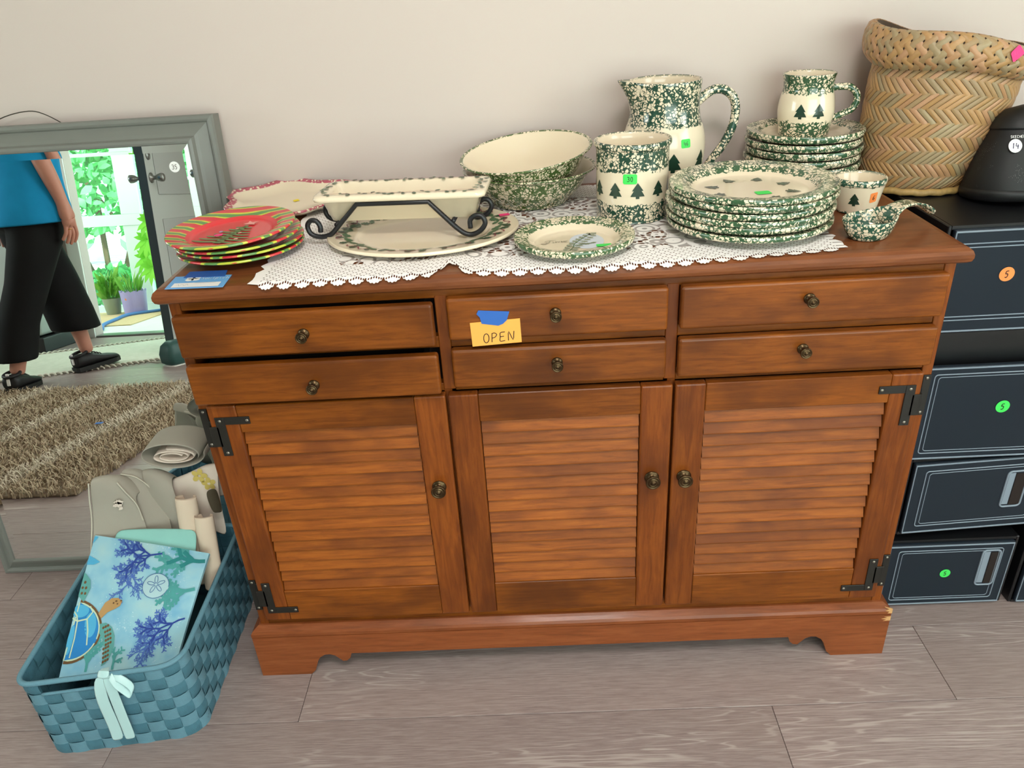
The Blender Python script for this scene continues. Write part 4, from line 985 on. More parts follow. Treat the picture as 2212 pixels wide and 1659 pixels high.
# ------------------------------------------------------------------ woven palm basket
PBX, PBY, PBZ = .752, .405, .8915
pb = thing('palm_basket', 'tall basket plaited of tan palm strips with a rolled rim', 'basket', (PBX, PBY, PBZ))
PH = .250
def pr(h):     # radius over height 0..1
    pts = [(0, .100), (.05, .108), (.15, .116), (.4, .128), (.7, .134), (.9, .133), (1.0, .136)]
    for (a, b), (c, d) in zip(pts[:-1], pts[1:]):
        if a <= h <= c: return b+(d-b)*(h-a)/(c-a)
    return pts[-1][1]
def PS(t, h, off=0.0, R=None):
    r = (pr(min(1, max(0, h))) if R is None else R)+off
    hh = h*PH
    x = r*math.cos(t); y = r*math.sin(t)*.94
    z = .012+hh-.20*(max(0, h)**2)*x*.9+.006*max(0, h)*math.sin(3*t+.5)
    return Vector((x+.125*hh, y*.98, z))
NS, NR = 58, 10
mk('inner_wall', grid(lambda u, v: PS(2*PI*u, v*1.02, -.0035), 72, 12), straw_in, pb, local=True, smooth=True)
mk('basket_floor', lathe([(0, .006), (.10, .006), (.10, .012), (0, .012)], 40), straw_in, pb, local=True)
mk('foot_rope', tube([(.104*math.cos(2*PI*i/64), .100*math.sin(2*PI*i/64), .0072+.0012*math.sin(i*1.9)) for i in range(64)], .0068, 10, closed=True), straw_rope, pb, local=True, smooth=True)
def strip_mesh(fn, c0, c1, wdt, nu=4, lift=.0022):
    """a palm strip between two points (t,h) of the surface, crowned across"""
    V, F = [], []
    for i in range(nu+1):
        k = i/nu; t = c0[0]+(c1[0]-c0[0])*k; h = c0[1]+(c1[1]-c0[1])*k
        e = math.sin(PI*min(1, max(0, k)))**.5 if 0 < k < 1 else 0
        for s, l in ((-1, 0), (-.55, .8), (.55, .8), (1, 0)):
            V.append(tuple(fn(t+s*wdt/2, h, -.0012+(lift*(.35+.65*e))*l)))
    for i in range(nu):
        for q in range(3): a = i*4+q; F.append((a, a+1, a+5, a+4))
    return V, F
rest = []; cnt = 0
camdir = math.atan2(-1.6, -.8)
for j in range(NR):
    h0 = j/NR*.98; h1 = (j+1)/NR*.98
    for i in range(NS):
        t0 = 2*PI*i/NS; sl = 2*PI/NS*(2.3 if j % 2 == 0 else -2.3)
        vf = strip_mesh(PS, (t0, h0-.006), (t0+sl, h1+.006), 2*PI/NS*.93)
        tm = t0+sl/2; d = math.cos(tm-camdir)
        if d > .42 and cnt < 298:
            mk('woven_strip', vf, straw_m if rnd.random() > .3 else straw_pink, pb, local=True, smooth=True); cnt += 1
        else: rest.append(vf)
# strips on the inside, seen over the far rim
for j in range(7, NR):
    h0 = j/NR; h1 = (j+1)/NR
    for i in range(NS):
        t0 = 2*PI*i/NS; sl = 2*PI/NS*(2.3 if j % 2 == 0 else -2.3)
        rest.append(strip_mesh(lambda t, h, o: PS(t, h, -.0045-o), (t0, h0), (t0+sl, h1), 2*PI/NS*.97))
mk('woven_strips_rest', join(*rest), straw_m, pb, local=True, smooth=True, kind='stuff')
# rolled collar in plain weave
def CS(t, q, off=0.0):
    # q 0..1 from the inside lip over the top to the outer lower edge
    a = math.radians(150-270*min(1, q*1.0)) if q < .55 else None
    prof = [(-.002, .985), (.000, 1.035), (.009, 1.07), (.019, 1.055), (.0245, 1.00), (.0245, .94), (.020, .885), (.006, .835)]
    f = q*(len(prof)-1); i = min(len(prof)-2, int(f)); k = f-i
    o_ = prof[i][0]+(prof[i+1][0]-prof[i][0])*k; h = prof[i][1]+(prof[i+1][1]-prof[i][1])*k
    return PS(t, h, off+o_+.002, R=.1345)
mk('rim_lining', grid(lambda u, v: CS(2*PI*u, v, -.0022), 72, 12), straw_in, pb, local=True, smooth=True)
NC = 46; NRR = 9; rest = []; cn2 = 0
for j in range(NRR+1):
    for i in range(NC):
        sg = 1 if j % 2 == 0 else -1; tc = 2*PI*(i+.5*(j % 2))/NC; dt = 2*PI/NC*.5*sg*1.04
        q0, q1 = max(0, (j-1.04)/NRR), min(1, (j+1.04)/NRR)
        k0 = (j/NRR-q0)/(1/NRR); k1 = (q1-j/NRR)/(1/NRR)
        vf = strip_mesh(CS, (tc-dt*k0, q0), (tc+dt*k1, q1), 2*PI/NC*.80, 4, .0030)
        if math.cos(tc-camdir) > .25 and 2 <= j and cn2 < 290:
            mk('rim_strip', vf, straw_pink if rnd.random() > .5 else straw_m, pb, local=True, smooth=True); cn2 += 1
        else: rest.append(vf)
mk('rim_strips_rest', join(*rest), straw_pink, pb, local=True, smooth=True, kind='stuff')
def pbst(u, v):
    t = camdir+.70+u/.16; q = .56-v/.085; return CS(t, q, .0042)
sticker_on(pb, pbst, .024, .016, '', 'pink', ang=.75, lbl='bright pink price sticker')

# ------------------------------------------------------------------ leaning mirror
MX0, MX1, MH, PHI = -1.4675, -.6905, 1.107, math.radians(7.0)
MC = ((MX0+MX1)/2, .3488, 0)
mi = thing('wall_mirror', 'tall mirror in a grey moulded frame leaning against the wall', 'mirror', MC, (-PHI, 0, 0))
HW = (MX1-MX0)/2; FW = .0568
# local: x right, z up, -y towards the room
mprof = [(0, .038), (0, .004), (.003, 0), (.009, -.001), (.013, .0005), (.016, .004), (.024, -.0015), (.034, -.008), (.041, -.0115), (.045, -.0195), (.0505, -.0215), (.0545, -.0205), (FW, -.016), (FW, .010)]
def rail_frame(x0, z0, x1, z1, inx, inz):
    """one mitred member from corner 0 to corner 1, in* = inward direction at each end"""
    V, F = [], []; n = len(mprof)
    for (x, z, ix, iz) in ((x0, z0)+inx, (x1, z1)+inz):
        for w_, y in mprof: V.append((x+ix*w_, y, z+iz*w_))
    F = [(i, i+1, n+i+1, n+i) for i in range(n-1)]+[(n-1, 0, n, 2*n-1)]
    return V, F
for args in ((-HW, 0, HW, 0, (1, 1), (-1, 1)), (HW, 0, HW, MH, (-1, 1), (-1, -1)), (HW, MH, -HW, MH, (-1, -1), (1, -1)), (-HW, MH, -HW, 0, (1, -1), (1, 1))):
    mk('frame_rail', rail_frame(*args), frame_m, mi, local=True)
def glassmesh():
    gx, z0, z1, b, d = HW-FW+.004, FW-.004, MH-FW+.004, .018, -.0009
    V = [(-gx, -.0165+d, z0), (gx, -.0165+d, z0), (gx, -.0165+d, z1), (-gx, -.0165+d, z1), (-gx+b, -.0165, z0+b), (gx-b, -.0165, z0+b), (gx-b, -.0165, z1-b), (-gx+b, -.0165, z1-b)]
    return V, [(4, 5, 6, 7), (0, 1, 5, 4), (1, 2, 6, 5), (2, 3, 7, 6), (3, 0, 4, 7)]
mk('mirror_glass', glassmesh(), mirror_m, mi, local=True)
mk('backing_board', box(-HW+.01, HW-.01, .012, .034, .01, MH-.01), plain('mirror_backing', '#5a4a3a', .8), mi, local=True)
stz = (1.0035)/math.cos(PHI)-.0
disc_sticker(mi, lambda u, v: (-.784-MC[0]+u, -.0170, 1.006+v), .0112, '35', 'white', 'grey_ink', .8, lbl='round white sticker marked 35')
mk('hanging_wire', tube(catmull([(-1.22-MC[0], .036, MH-.03), (-1.173-MC[0], .037, MH+.010), (-1.106-MC[0], .040, MH+.026), (-1.06-MC[0], .038, MH+.016), (-.99-MC[0], .036, MH-.03)], 6), .0011, 6), plain('picture_wire', '#4a443c', .4, metal=.6), mi, local=True)

# ------------------------------------------------------------------ teal woven storage basket
FBC = (-.905, .03, 0)
fb = thing('storage_basket', 'teal woven webbing basket full of table linen on the floor', 'basket', FBC)
cor = [(-1.042, -.200), (-.745, -.163), (-.762, .255), (-1.075, .225)]
def outline(z, n=12, r=.050, ins=0.0):
    cx = sum(c[0] for c in cor)/4; cy = sum(c[1] for c in cor)/4; k = 1.0+.012*z/.2; pts = []
    for i in range(4):
        p = Vector(cor[i]); a = Vector(cor[i-1])-p; b = Vector(cor[(i+1) % 4])-p; a.normalize(); b.normalize()
        rr = r if i == 1 else r*.72
        s = p+a*rr; e = p+b*rr
        for q in range(n+1):
            t = q/n; pts.append(s*(1-t)**2+p*2*t*(1-t)+e*t*t)
    out = []
    for p in pts:
        d = Vector((p.x-cx, p.y-cy)); L = d.length; out.append((cx+d.x*k-d.x/L*ins, cy+d.y*k-d.y/L*ins))
    return out
def ring_lookup(z, ins=0.0):
    P = [Vector(p) for p in outline(z, 12, .050, ins)]; P.append(P[0]); S = [0]
    for a, b in zip(P[:-1], P[1:]): S.append(S[-1]+(b-a).length)
    def f(s):
        s = (s % 1.0)*S[-1]
        for i in range(len(S)-1):
            if S[i] <= s <= S[i+1]+1e-9:
                k = (s-S[i])/max(1e-9, S[i+1]-S[i]); return P[i].lerp(P[i+1], k)
        return P[0]
    return f, S[-1]
FBH = .202; NCOL, NROW = 44, 7
rl = [ring_lookup(FBH*j/NROW) for j in range(NROW+1)]; rli = [ring_lookup(FBH*j/NROW, .004) for j in range(NROW+1)]
per = rl[0][1]
def wallp(s, zf, off):
    j = min(NROW-1, max(0, int(zf*NROW))); k = zf*NROW-j
    p = rl[j][0](s).lerp(rl[j+1][0](s), k); e = .002
    q = rl[j][0](s+e)-rl[j][0](s-e); nn = Vector((q.y, -q.x)); nn.normalize()
    return (p.x+nn.x*off, p.y+nn.y*off, zf*FBH)
# where is the front wall: find columns by position
slot = set()
for c in range(NCOL):
    m_ = rl[0][0]((c+.5)/NCOL)
    if m_.y < -.155 and -.995 < m_.x < -.862: slot.add(c)
lv_, li_ = [], []
for j in range(NROW):
    for c in range(NCOL):
        if j == NROW-1 and c in slot: continue
        def gq(off): return grid(lambda u, v: wallp((c+u)/NCOL, (j+v)/NROW, off), 2, 1)
        li_.append(gq(-.0035)); li_.append(gq(-.0012))
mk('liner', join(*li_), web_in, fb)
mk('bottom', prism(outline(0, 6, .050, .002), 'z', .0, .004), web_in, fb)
back_cells = []
def cell(c, j):
    hor = (c+j) % 2 == 0
    def f(u, v):
        a = u if hor else v
        b = math.sin(PI*min(1, max(0, a)))**.6
        return wallp((c+(u-.5)*(1.04 if hor else .97)+.5)/NCOL, (j+(v-.5)*(.97 if hor else 1.02)+.5)/NROW if 0 < j < NROW-1 else (j+v)/NROW, -.0008+.0022*b)
    return grid(f, 4, 3), (web_a if hor else web_b)
for j in range(NROW):
    for c in range(NCOL):
        if j == NROW-1 and c in slot: continue
        m_ = rl[0][0]((c+.5)/NCOL); vf, mt = cell(c, j)
        if m_.y > .20: back_cells.append(vf)
        else: mk('webbing_strip', vf, mt, fb, smooth=True)
mk('webbing_back', join(*back_cells), web_a, fb, smooth=True, kind='stuff')
ins_cells = []
for j in range(NROW):
    for c in range(NCOL):
        if j == NROW-1 and c in slot: continue
        hor = (c+j) % 2 == 1
        ins_cells.append(grid(lambda u, v: wallp((c+.03+.94*u)/NCOL, (j+.03+.94*v)/NROW, -.0036-.0022*math.sin(PI*(u if hor else v))), 3, 2))
mk('webbing_inside', join(*ins_cells), web_b, fb, smooth=True, kind='stuff')
mk('rim_band', tube([(p[0], p[1], FBH+.001) for p in outline(FBH, 10)], .0052, 10, closed=True), web_a, fb, smooth=True, label='wrapped rim of the basket')
if slot:
    c0, c1 = min(slot), max(slot)+1
    mk('slot_edge', tube([wallp((c0+(c1-c0)*k/12)/NCOL, (NROW-1)/NROW, .0008) for k in range(13)], .003, 8), web_a, fb, smooth=True)
# ribbon bow on the rim
rbn = thing('ribbon', 'pale aqua satin ribbon tied over the basket rim', 'ribbon', (-.878, -.180, FBH))
def rsheet(nm_, pts, wv, parent=rbn):
    G = []
    for p, wv_ in zip(pts, wv if isinstance(wv[0], (tuple, list)) else [wv]*len(pts)): G.append([tuple(Vector(p)-Vector(wv_)*.5), p, tuple(Vector(p)+Vector(wv_)*.5)])
    return sheet(nm_, [[(q[0]-ORG[parent.name].x, q[1]-ORG[parent.name].y, q[2]-ORG[parent.name].z) for q in r] for r in G], ribbon_m, parent, .0009, 1, local=True)
rsheet('ribbon_tail', [(-.882, -.188, .206), (-.888, -.196, .188), (-.892, -.199, .150), (-.890, -.200, .100), (-.891, -.200, .060), (-.893, -.202, .042)], (.023, .003, .002))
rsheet('ribbon_tail', [(-.872, -.187, .206), (-.868, -.195, .186), (-.866, -.1985, .150), (-.868, -.1985, .100), (-.868, -.199, .055), (-.869, -.200, .042)], (.020, .003, .001))
lp_ = catmull([(-.866, -.188, .205), (-.855, -.196, .192), (-.842, -.198, .176), (-.833, -.199, .166), (-.828, -.196, .172), (-.832, -.192, .182), (-.848, -.188, .196), (-.864, -.186, .204)], 3)
rsheet('ribbon_loop', [tuple(p) for p in lp_], (.003, .012, .008))
rsheet('ribbon_knot', [(-.884, -.168, .205), (-.880, -.176, .2105), (-.876, -.186, .2095), (-.873, -.191, .200)], (.016, .004, 0))
rsheet('ribbon_knot', [(-.890, -.185, .209), (-.878, -.190, .211), (-.866, -.187, .2085)], (.002, .010, .010))
# ------------------------------------------------------------------ linen in the basket
def bil(c, u, v):
    BL, BR, TR, TL = [Vector(q) for q in c]; return (BL*(1-u)+BR*u)*(1-v)+(TL*(1-u)+TR*u)*v
PMC = [(-1.002, -.146, .158), (-.785, -.118, .146), (-.762, .088, .2585), (-1.022, .128, .289)]
pm = thing('placemat', 'folded blue placemat printed with a sea turtle and coral', 'placemat', (-.89, -.01, .14))
def pmp(u, v, o=0.0):
    p = bil(PMC, u, v); n_ = Vector((.02, -.47, .88)); p = p+n_*(.004*math.sin(PI*v)+.003*math.sin(PI*u)*math.sin(2.2*v)+o); return p
V, F = [], []; N = 14
for s, o in ((0, 0.0), (1, -.007)):
    for j in range(N+1):
        for i in range(N+1): V.append(tuple(pmp(i/N, j/N, o)))
K = (N+1)**2
for j in range(N):
    for i in range(N):
        a = j*(N+1)+i; F.append((a, a+1, a+N+2, a+N+1)); F.append((K+a, K+a+N+1, K+a+N+2, K+a+1))
bd = [(i, 0) for i in range(N)]+[(N, j) for j in range(N)]+[(N-i, N) for i in range(N)]+[(0, N-j) for j in range(N)]
for q in range(len(bd)):
    a = bd[q][1]*(N+1)+bd[q][0]; b = bd[(q+1) % len(bd)][1]*(N+1)+bd[(q+1) % len(bd)][0]; F.append((b, a, K+a, K+b))
o = mk('cloth_panel', (V, F), placemat_m, pm, smooth=False)
uv = o.data.uv_layers.new(name='uv')
for lp in o.data.loops:
    vi = lp.vertex_index % K; uv.data[lp.index].uv = ((vi % (N+1))/N, (vi//(N+1))/N)
def PM(lev): return lambda u, v: pmp(min(1, max(0, u)), min(1, max(0, v)), .0006+.0003*lev)
def grid_poly(poly, lev, mat, nm_):
    return mk(nm_, flat(poly, PM(lev)), mat, pm)
def ell(cx, cy, rx, ry, a=0, n=20):
    ca, sa = math.cos(a), math.sin(a); return [(cx+rx*math.cos(2*PI*i/n)*ca-ry*math.sin(2*PI*i/n)*sa, cy+rx*math.cos(2*PI*i/n)*sa+ry*math.sin(2*PI*i/n)*ca) for i in range(n)]
def coral(u, v, ang, L, depth, rg, out):
    if depth == 0 or L < .012: return
    n = 4; p = [(u, v)]; a = ang
    for k in range(n): a += rg.uniform(-.25, .25); u += math.cos(a)*L/n; v += math.sin(a)*L/n; p.append((u, v))
    out.append((depth, p))
    for s in (1, -1):
        for t in (2, 4): coral(p[t][0], p[t][1], a+s*rg.uniform(.45, .9), L*rg.uniform(.5, .68), depth-1, rg, out)
def coral_set(u, v, ang, L, m0, m1, nm_, w0, depth=4, seed=1):
    out = []; coral(u, v, ang, L, depth, random.Random(seed), out)
    mk(nm_, strokes([p for d, p in out if d <= 2], w0*.62, PM(2)), m1, pm); mk(nm_, strokes([p for d, p in out if d > 2], w0, PM(3)), m0, pm)
coral_set(.62, .93, 3.55, .20, prn['navy'], prn['blue'], 'coral_print', .014, 5, 3); coral_set(.45, .80, 4.2, .15, prn['blue'], prn['blue'], 'coral_print', .010, 4, 5)
coral_set(.97, .40, 3.6, .21, prn['navy'], prn['blue'], 'coral_print', .014, 5, 8); coral_set(.80, .26, 3.9, .15, prn['blue'], prn['blue'], 'coral_print', .011, 4, 12)
coral_set(.99, .92, 3.5, .20, prn['deepteal'], prn['teal'], 'seaweed_print', .034, 4, 4); coral_set(.98, .66, 3.5, .17, prn['teal'], prn['teal'], 'seaweed_print', .030, 4, 9); coral_set(.22, .02, 1.4, .12, prn['teal'], prn['teal'], 'seaweed_print', .022, 4, 6); coral_set(.45, .02, 1.8, .10, prn['teal'], prn['teal'], 'seaweed_print', .02, 3, 7)
grid_poly([[(0.0, .84), (.06, .82), (.11, .80), (.06, .775), (0, .77)]], 2, prn['shelllight'], 'fin_print'); grid_poly([[(0.0, .99), (.035, .99), (0, .93)]], 2, prn['shelllight'], 'fin_print')
grid_poly([[p for p in ell(.02, .30, .262, .215, -.25, 40) if p[0] >= -.001]], 2, prn['brown'], 'turtle_shell_print')
sh = [p for p in ell(.02, .30, .243, .195, -.25, 40) if p[0] >= -.001]
grid_poly([sh], 3, prn['shell'], 'turtle_shell_print')
grid_poly([ell(.055, .435, .075, .045, 0), ell(.17, .34, .05, .09, .25)], 4, prn['shelllight'], 'turtle_scute_print'); grid_poly([ell(.10, .27, .05, .085, .1)], 4, prn['shell'], 'turtle_scute_print'); grid_poly([ell(.025, .24, .024, .10, 0)], 4, prn['shelllight'], 'turtle_scute_print')
mk('turtle_line_print', strokes([[(0, .385), (.05, .365), (.13, .38), (.165, .43), (.13, .47)], [(.05, .365), (.035, .40), (0, .43)], [(.13, .38), (.16, .30), (.18, .20)], [(.05, .365), (.06, .25), (.055, .12)], [p for p in ell(.02, .30, .241, .193, -.25, 40) if p[0] >= 0][:22]], .011, PM(5)), prn['scute'], pm)
grid_poly([[(.215, .42), (.25, .50), (.30, .535), (.355, .54), (.395, .515), (.385, .48), (.345, .455), (.29, .43), (.25, .385)]], 3, prn['skin'], 'turtle_head_print')
grid_poly([ell(.385, .52, .010, .006), ell(.345, .515, .010, .007), ell(.325, .50, .008, .007), ell(.36, .495, .007, .006)], 4, prn['brown'], 'turtle_spot_print')
grid_poly([[(.24, .345), (.30, .355), (.36, .325), (.405, .26), (.42, .18), (.405, .11), (.375, .065), (.345, .05), (.345, .11), (.335, .18), (.30, .245), (.26, .285)]], 3, prn['flipper'], 'turtle_flipper_print')
cells = []
for k in range(9):
    t = k/8
    for q in range(3): cells.append(ell(.29+.085*t**.6-.01*q+.028*q+(.02 if t > .6 else 0)*(-1), .325-.24*t+.008*q-.006, .0095, .010, .4))
grid_poly(cells, 4, prn['brown'], 'turtle_flipper_print')
grid_poly([[(.06, .50), (.09, .60), (.07, .66), (.02, .70), (.0, .71), (.0, .54)]], 3, prn['flipper'], 'turtle_flipper_print')
grid_poly([ell(.03, .64, .010, .011), ell(.05, .60, .010, .011), ell(.02, .60, .010, .010), ell(.055, .56, .010, .010), ell(.025, .56, .010, .010)], 4, prn['brown'], 'turtle_flipper_print')
grid_poly([ell(.645, .655, .112, .105, 0, 28)], 4, prn['dollar'], 'sand_dollar_print')
mk('sand_dollar_line_print', strokes([ell(.645+.045*math.cos(a), .665+.042*math.sin(a), .032, .013, a, 14)+[ell(.645+.045*math.cos(a), .665+.042*math.sin(a), .032, .013, a, 14)[0]] for a in (.5, 1.75, 3.0, 4.3, 5.55)]+[ell(.645, .655, .110, .103, 0, 28)], .0055, PM(5)), prn['dollarline'], pm)
# aqua cloth behind it
aq = thing('napkin', 'plain aqua cotton napkin behind the turtle placemat', 'napkin', (-.89, .10, .18))
sheet('cloth_panel', [[tuple(bil([(-.985, .035, .205), (-.790, .030, .19), (-.7985, .137, .287), (-.982, .142, .2915)], i/5, j/5)+Vector((0, .004*math.sin(3*i/5), 0))-ORG[aq.name]) for i in range(6)] for j in range(6)], cl_aqua, aq, .006, 2, local=True)
# grey linen
gr = thing('table_linen', 'folded grey linen tablecloth standing up at the back of the basket', 'tablecloth', (-.93, .12, .10))
def gsheet(nm_, rows, mat=cl_grey, th=.003, par=gr, sub=2):
    return sheet(nm_, [[tuple(Vector(p)-ORG[par.name]) for p in r] for r in rows], mat, par, th, sub, local=True)
gsheet('cloth_fold', [[(-1.030, -.130, .120), (-.97, -.115, .12), (-.93, -.10, .12), (-.89, -.09, .12)],
                      [(-1.034, -.02, .165), (-.97, -.005, .16), (-.93, .005, .15), (-.89, .01, .15)],
                      [(-1.036, .10, .232), (-.985, .115, .225), (-.945, .12, .22), (-.905, .12, .21)],
                      [(-1.030, .148, .310), (-.985, .152, .305), (-.950, .156, .30), (-.920, .158, .280)],
                      [(-1.022, .156, .365), (-.985, .160, .365), (-.952, .164, .350), (-.926, .166, .320)],
                      [(-1.013, .158, .408), (-.985, .164, .410), (-.958, .170, .397), (-.935, .172, .350)],
                      [(-1.010, .172, .412), (-.985, .180, .413), (-.955, .190, .402), (-.930, .192, .355)],
                      [(-1.010, .196, .395), (-.985, .205, .395), (-.950, .212, .385), (-.925, .215, .34)]])
gsheet('cloth_fold', [[(-.955, .120, .20), (-.915, .130, .20), (-.870, .135, .19)], [(-.958, .165, .30), (-.918, .170, .30), (-.870, .170, .27)], [(-.968, .195, .385), (-.930, .200, .378), (-.885, .20, .31)], [(-.972, .210, .402), (-.935, .215, .400), (-.895, .22, .33)], [(-.965, .226, .395), (-.93, .232, .392), (-.89, .24, .33)]], cl_grey)
gsheet('cloth_fold', [[(-.935, .175, .19), (-.885, .165, .18), (-.835, .155, .185)], [(-.930, .190, .30), (-.885, .185, .29), (-.835, .170, .25)], [(-.925, .205, .365), (-.885, .195, .375), (-.845, .180, .31)], [(-.930, .215, .392), (-.895, .212, .398), (-.860, .198, .375)], [(-.932, .235, .388), (-.895, .235, .392), (-.862, .232, .370)], [(-.928, .25, .36), (-.892, .25, .36), (-.860, .25, .33)]], cl_grey)
for hp_ in ([(-1.036, .098, .232), (-1.031, .144, .310), (-1.023, .153, .365), (-1.014, .157, .406)], [(-.958, .166, .399), (-.945, .163, .375), (-.930, .163, .34), (-.926, .160, .29)], [(-.885, .196, .312), (-.905, .20, .35), (-.935, .203, .385), (-.966, .20, .398)]):
    mk('hem', tube(catmull(hp_, 5), .0016, 6), cl_grey2, gr, smooth=True)
mk('leaf_print', flat([holly_leaf(.0, 0, .35, .03), holly_leaf(.005, .012, .1, .026), holly_leaf(.012, -.012, .7, .016)], lambda u, v: (-.978+u*.9, .1535, .345+v*.85)), cl_cream, gr)
# a rolled grey and cream cloth at the back
ro = thing('rolled_cloth', 'grey and cream cloth rolled up at the back of the basket beside the mirror', 'tablecloth', (-.83, .22, .20))
def roll(cx, cz, y0, y1, turns, r0, r1, mat, nm_, squash=.55, ph=0.0, n=40):
    rows = []
    for k in range(n+1):
        t = k/n; a = ph+turns*2*PI*t; r = r0+(r1-r0)*t
        rows.append([(cx+r*math.cos(a)-.01*0, y0, cz+r*squash*math.sin(a)), (cx+.0+r*math.cos(a), (y0+y1)/2, cz+r*squash*math.sin(a)), (cx+r*math.cos(a), y1, cz+r*squash*math.sin(a))])
    return gsheet(nm_, rows, mat, .003, ro, 1)
roll(-.850, .425, .215, .300, 2.3, .022, .054, cl_cream, 'inner_roll', .34); roll(-.850, .430, .212, .300, 1.1, .060, .074, cl_grey, 'outer_roll', .46, -.4)
# beige napkins folded into tubes
for k, (x, y, z, r, lb) in enumerate(((-.822, .172, .352, .020, 'beige napkin folded into a tube next to the grey linen'), (-.783, .150, .315, .0175, 'beige napkin folded into a tube nearest the sideboard'))):
    bn = thing('napkin', lb, 'napkin', (x, y, .17), group='beige napkins in the basket')
    rows = []
    for j in range(6):
        t = j/5; zz = .150+(z-.150)*t; yy = y-.055*(1-t); row = []
        for i in range(17):
            a = math.radians(-250+320*i/16); rr = r*(1+.25*(i/16 if i < 4 else 0)); row.append((x+.012*(1-t)*(k+.2)*.4+rr*math.cos(a)*1.15, yy+rr*.75*math.sin(a), zz-.004*math.sin(a)))
        rows.append(row)
    sheet('cloth_panel', [[tuple(Vector(p)-ORG[bn.name]) for p in r_] for r_ in rows], cl_beige, bn, .0028, 1, local=True)
# cream cloth with yellow flowers
cf = thing('table_linen', 'cream cloth with yellow flower print tucked against the sideboard', 'tablecloth', (-.80, .23, .15))
gsheet('cloth_fold', [[(-.880, .200, .25), (-.83, .205, .24), (-.795, .205, .22), (-.765, .20, .20)], [(-.885, .215, .33), (-.84, .215, .345), (-.80, .212, .34), (-.770, .21, .30)], [(-.882, .225, .362), (-.835, .228, .375), (-.79, .225, .40), (-.757, .222, .40)], [(-.880, .24, .35), (-.83, .245, .36), (-.785, .243, .395), (-.750, .242, .392)], [(-.87, .25, .28), (-.82, .25, .28), (-.78, .25, .29), (-.755, .25, .29)]], cl_cream, .004, cf)
yel = plain('yellow_flower_print', '#c9b35f', .8)
mk('flower_print', flat([ell(-.803+.011*math.cos(a), .372+.010*math.sin(a), .008, .006, a, 10) for a in (0, 1.3, 2.5, 3.8, 5.1)]+[ell(-.785+.010*math.cos(a), .352+.009*math.sin(a), .007, .006, a, 10) for a in (.4, 1.6, 2.9, 4.2, 5.4)], lambda u, v: (u, .2175+(v-.345)*.16-.004, v)), yel, cf)
gsheet('dark_edge', [[(-.772, .170, .30), (-.762, .175, .30), (-.755, .185, .29)], [(-.778, .175, .335), (-.768, .18, .338), (-.758, .19, .33)], [(-.782, .185, .352), (-.772, .19, .356), (-.762, .20, .350)]], cl_dark, .004, cf)
# ------------------------------------------------------------------ the far side of the room, seen in the mirror
# shag rug
RX0, RX1, RY0_, RY1_ = -3.35, -1.575, -1.76, -.215
rug = thing('shag_rug', 'thick beige shag rug with pale stripes on the floor opposite the mirror', 'rug', ((RX0+RX1)/2, (RY0_+RY1_)/2, 0))
mk('rug_backing', box(RX0+.02, RX1-.02, RY0_+.02, RY1_-.02, .001, .010, .003, 1), plain('rug_backing', '#7d6c58', .9), rug)
def rugm():
    t = NT('shag_pile'); x, y, z = t.sep(t.coord()); s = t.math('ABSOLUTE', t.math('SUBTRACT', t.math('FRACT', t.math('MULTIPLY', t.math('ADD', x, t.math('MULTIPLY', y, .05)), 2.55)), .5))
    st = t.math('SUBTRACT', 1.0, t.sstep(s, .08, .16)); r = t.node('ShaderNodeNewGeometry').outputs['Random Per Island']
    c = t.mix(r, srgb('#a28f77'), srgb('#cbb99f')); return t.out(t.mix(t.math('MULTIPLY', st, .55), c, srgb('#ece2d0')), .9, spec=.1)
V, F = [], []
rg = random.Random(3)
for k in range(30000):
    x = rg.uniform(RX0, RX1); y = rg.uniform(RY0_, RY1_); a = rg.uniform(0, 2*PI); L = rg.uniform(.018, .038); ln_ = rg.uniform(.3, 1.0); w_ = .0026
    dx, dy = math.cos(a), math.sin(a); b = len(V)
    for q in range(4):
        t = q/3; px = x+dx*L*ln_*t*t; py = y+dy*L*ln_*t*t; pz = .008+L*.95*math.sin(t*1.35)
        ww = w_*(1-.5*t); V.append((px-dy*ww, py+dx*ww, pz)); V.append((px+dy*ww, py-dx*ww, pz))
    for q in range(3): F.append((b+2*q, b+2*q+1, b+2*q+3, b+2*q+2))
mk('rug_pile', (V, F), rugm(), rug, kind='stuff')
mk('paper_scrap', prism([(-1.93, -.98), (-1.90, -.985), (-1.895, -.96), (-1.925, -.955)], 'z', .043, .044), paper['bluetape'], label='tiny scrap of blue tape lying on the shag rug', cat='paper scrap', loc=(-1.91, -.97, .043))
# woven entrance mat
WMC = Vector((-2.86, -2.68, 0)); we = Vector((.86, -.51, 0)).normalized(); wp_ = Vector((-we.y, we.x, 0))
wang = math.atan2(we.y, we.x)
wm = thing('entrance_mat', 'flat woven cream mat with knotted edges by the open door', 'mat', WMC, (0, 0, wang))
wmm = NT('woven_cream'); _x, _y, _z = wmm.sep(wmm.coord()); _w = wmm.math('MULTIPLY', wmm.math('SINE', wmm.math('MULTIPLY', _y, 420)), wmm.math('SINE', wmm.math('MULTIPLY', _x, 160))); wmm.bump(_w, .4, .003); wmm = wmm.out(wmm.mix(wmm.noise(wmm.coord(), 30, 2).outputs[0], srgb('#c9ccb8'), srgb('#e2e2d2')), .9)
mk('mat_body', box(-.72, .50, -.40, .40, .001, .009, .003, 1), wmm, wm, local=True)
kn = []
for s in (-1, 1):
    for k in range(39):
        x = -.71+k*.0315; y = s*.405; kn.append(tube(catmull([(x, y-s*.01, .010), (x+.012, y+s*.012, .016), (x+.024, y+s*.022, .010), (x+.030, y+s*.035+rg.uniform(-.006, .006), .005)], 3), .0055, 6))
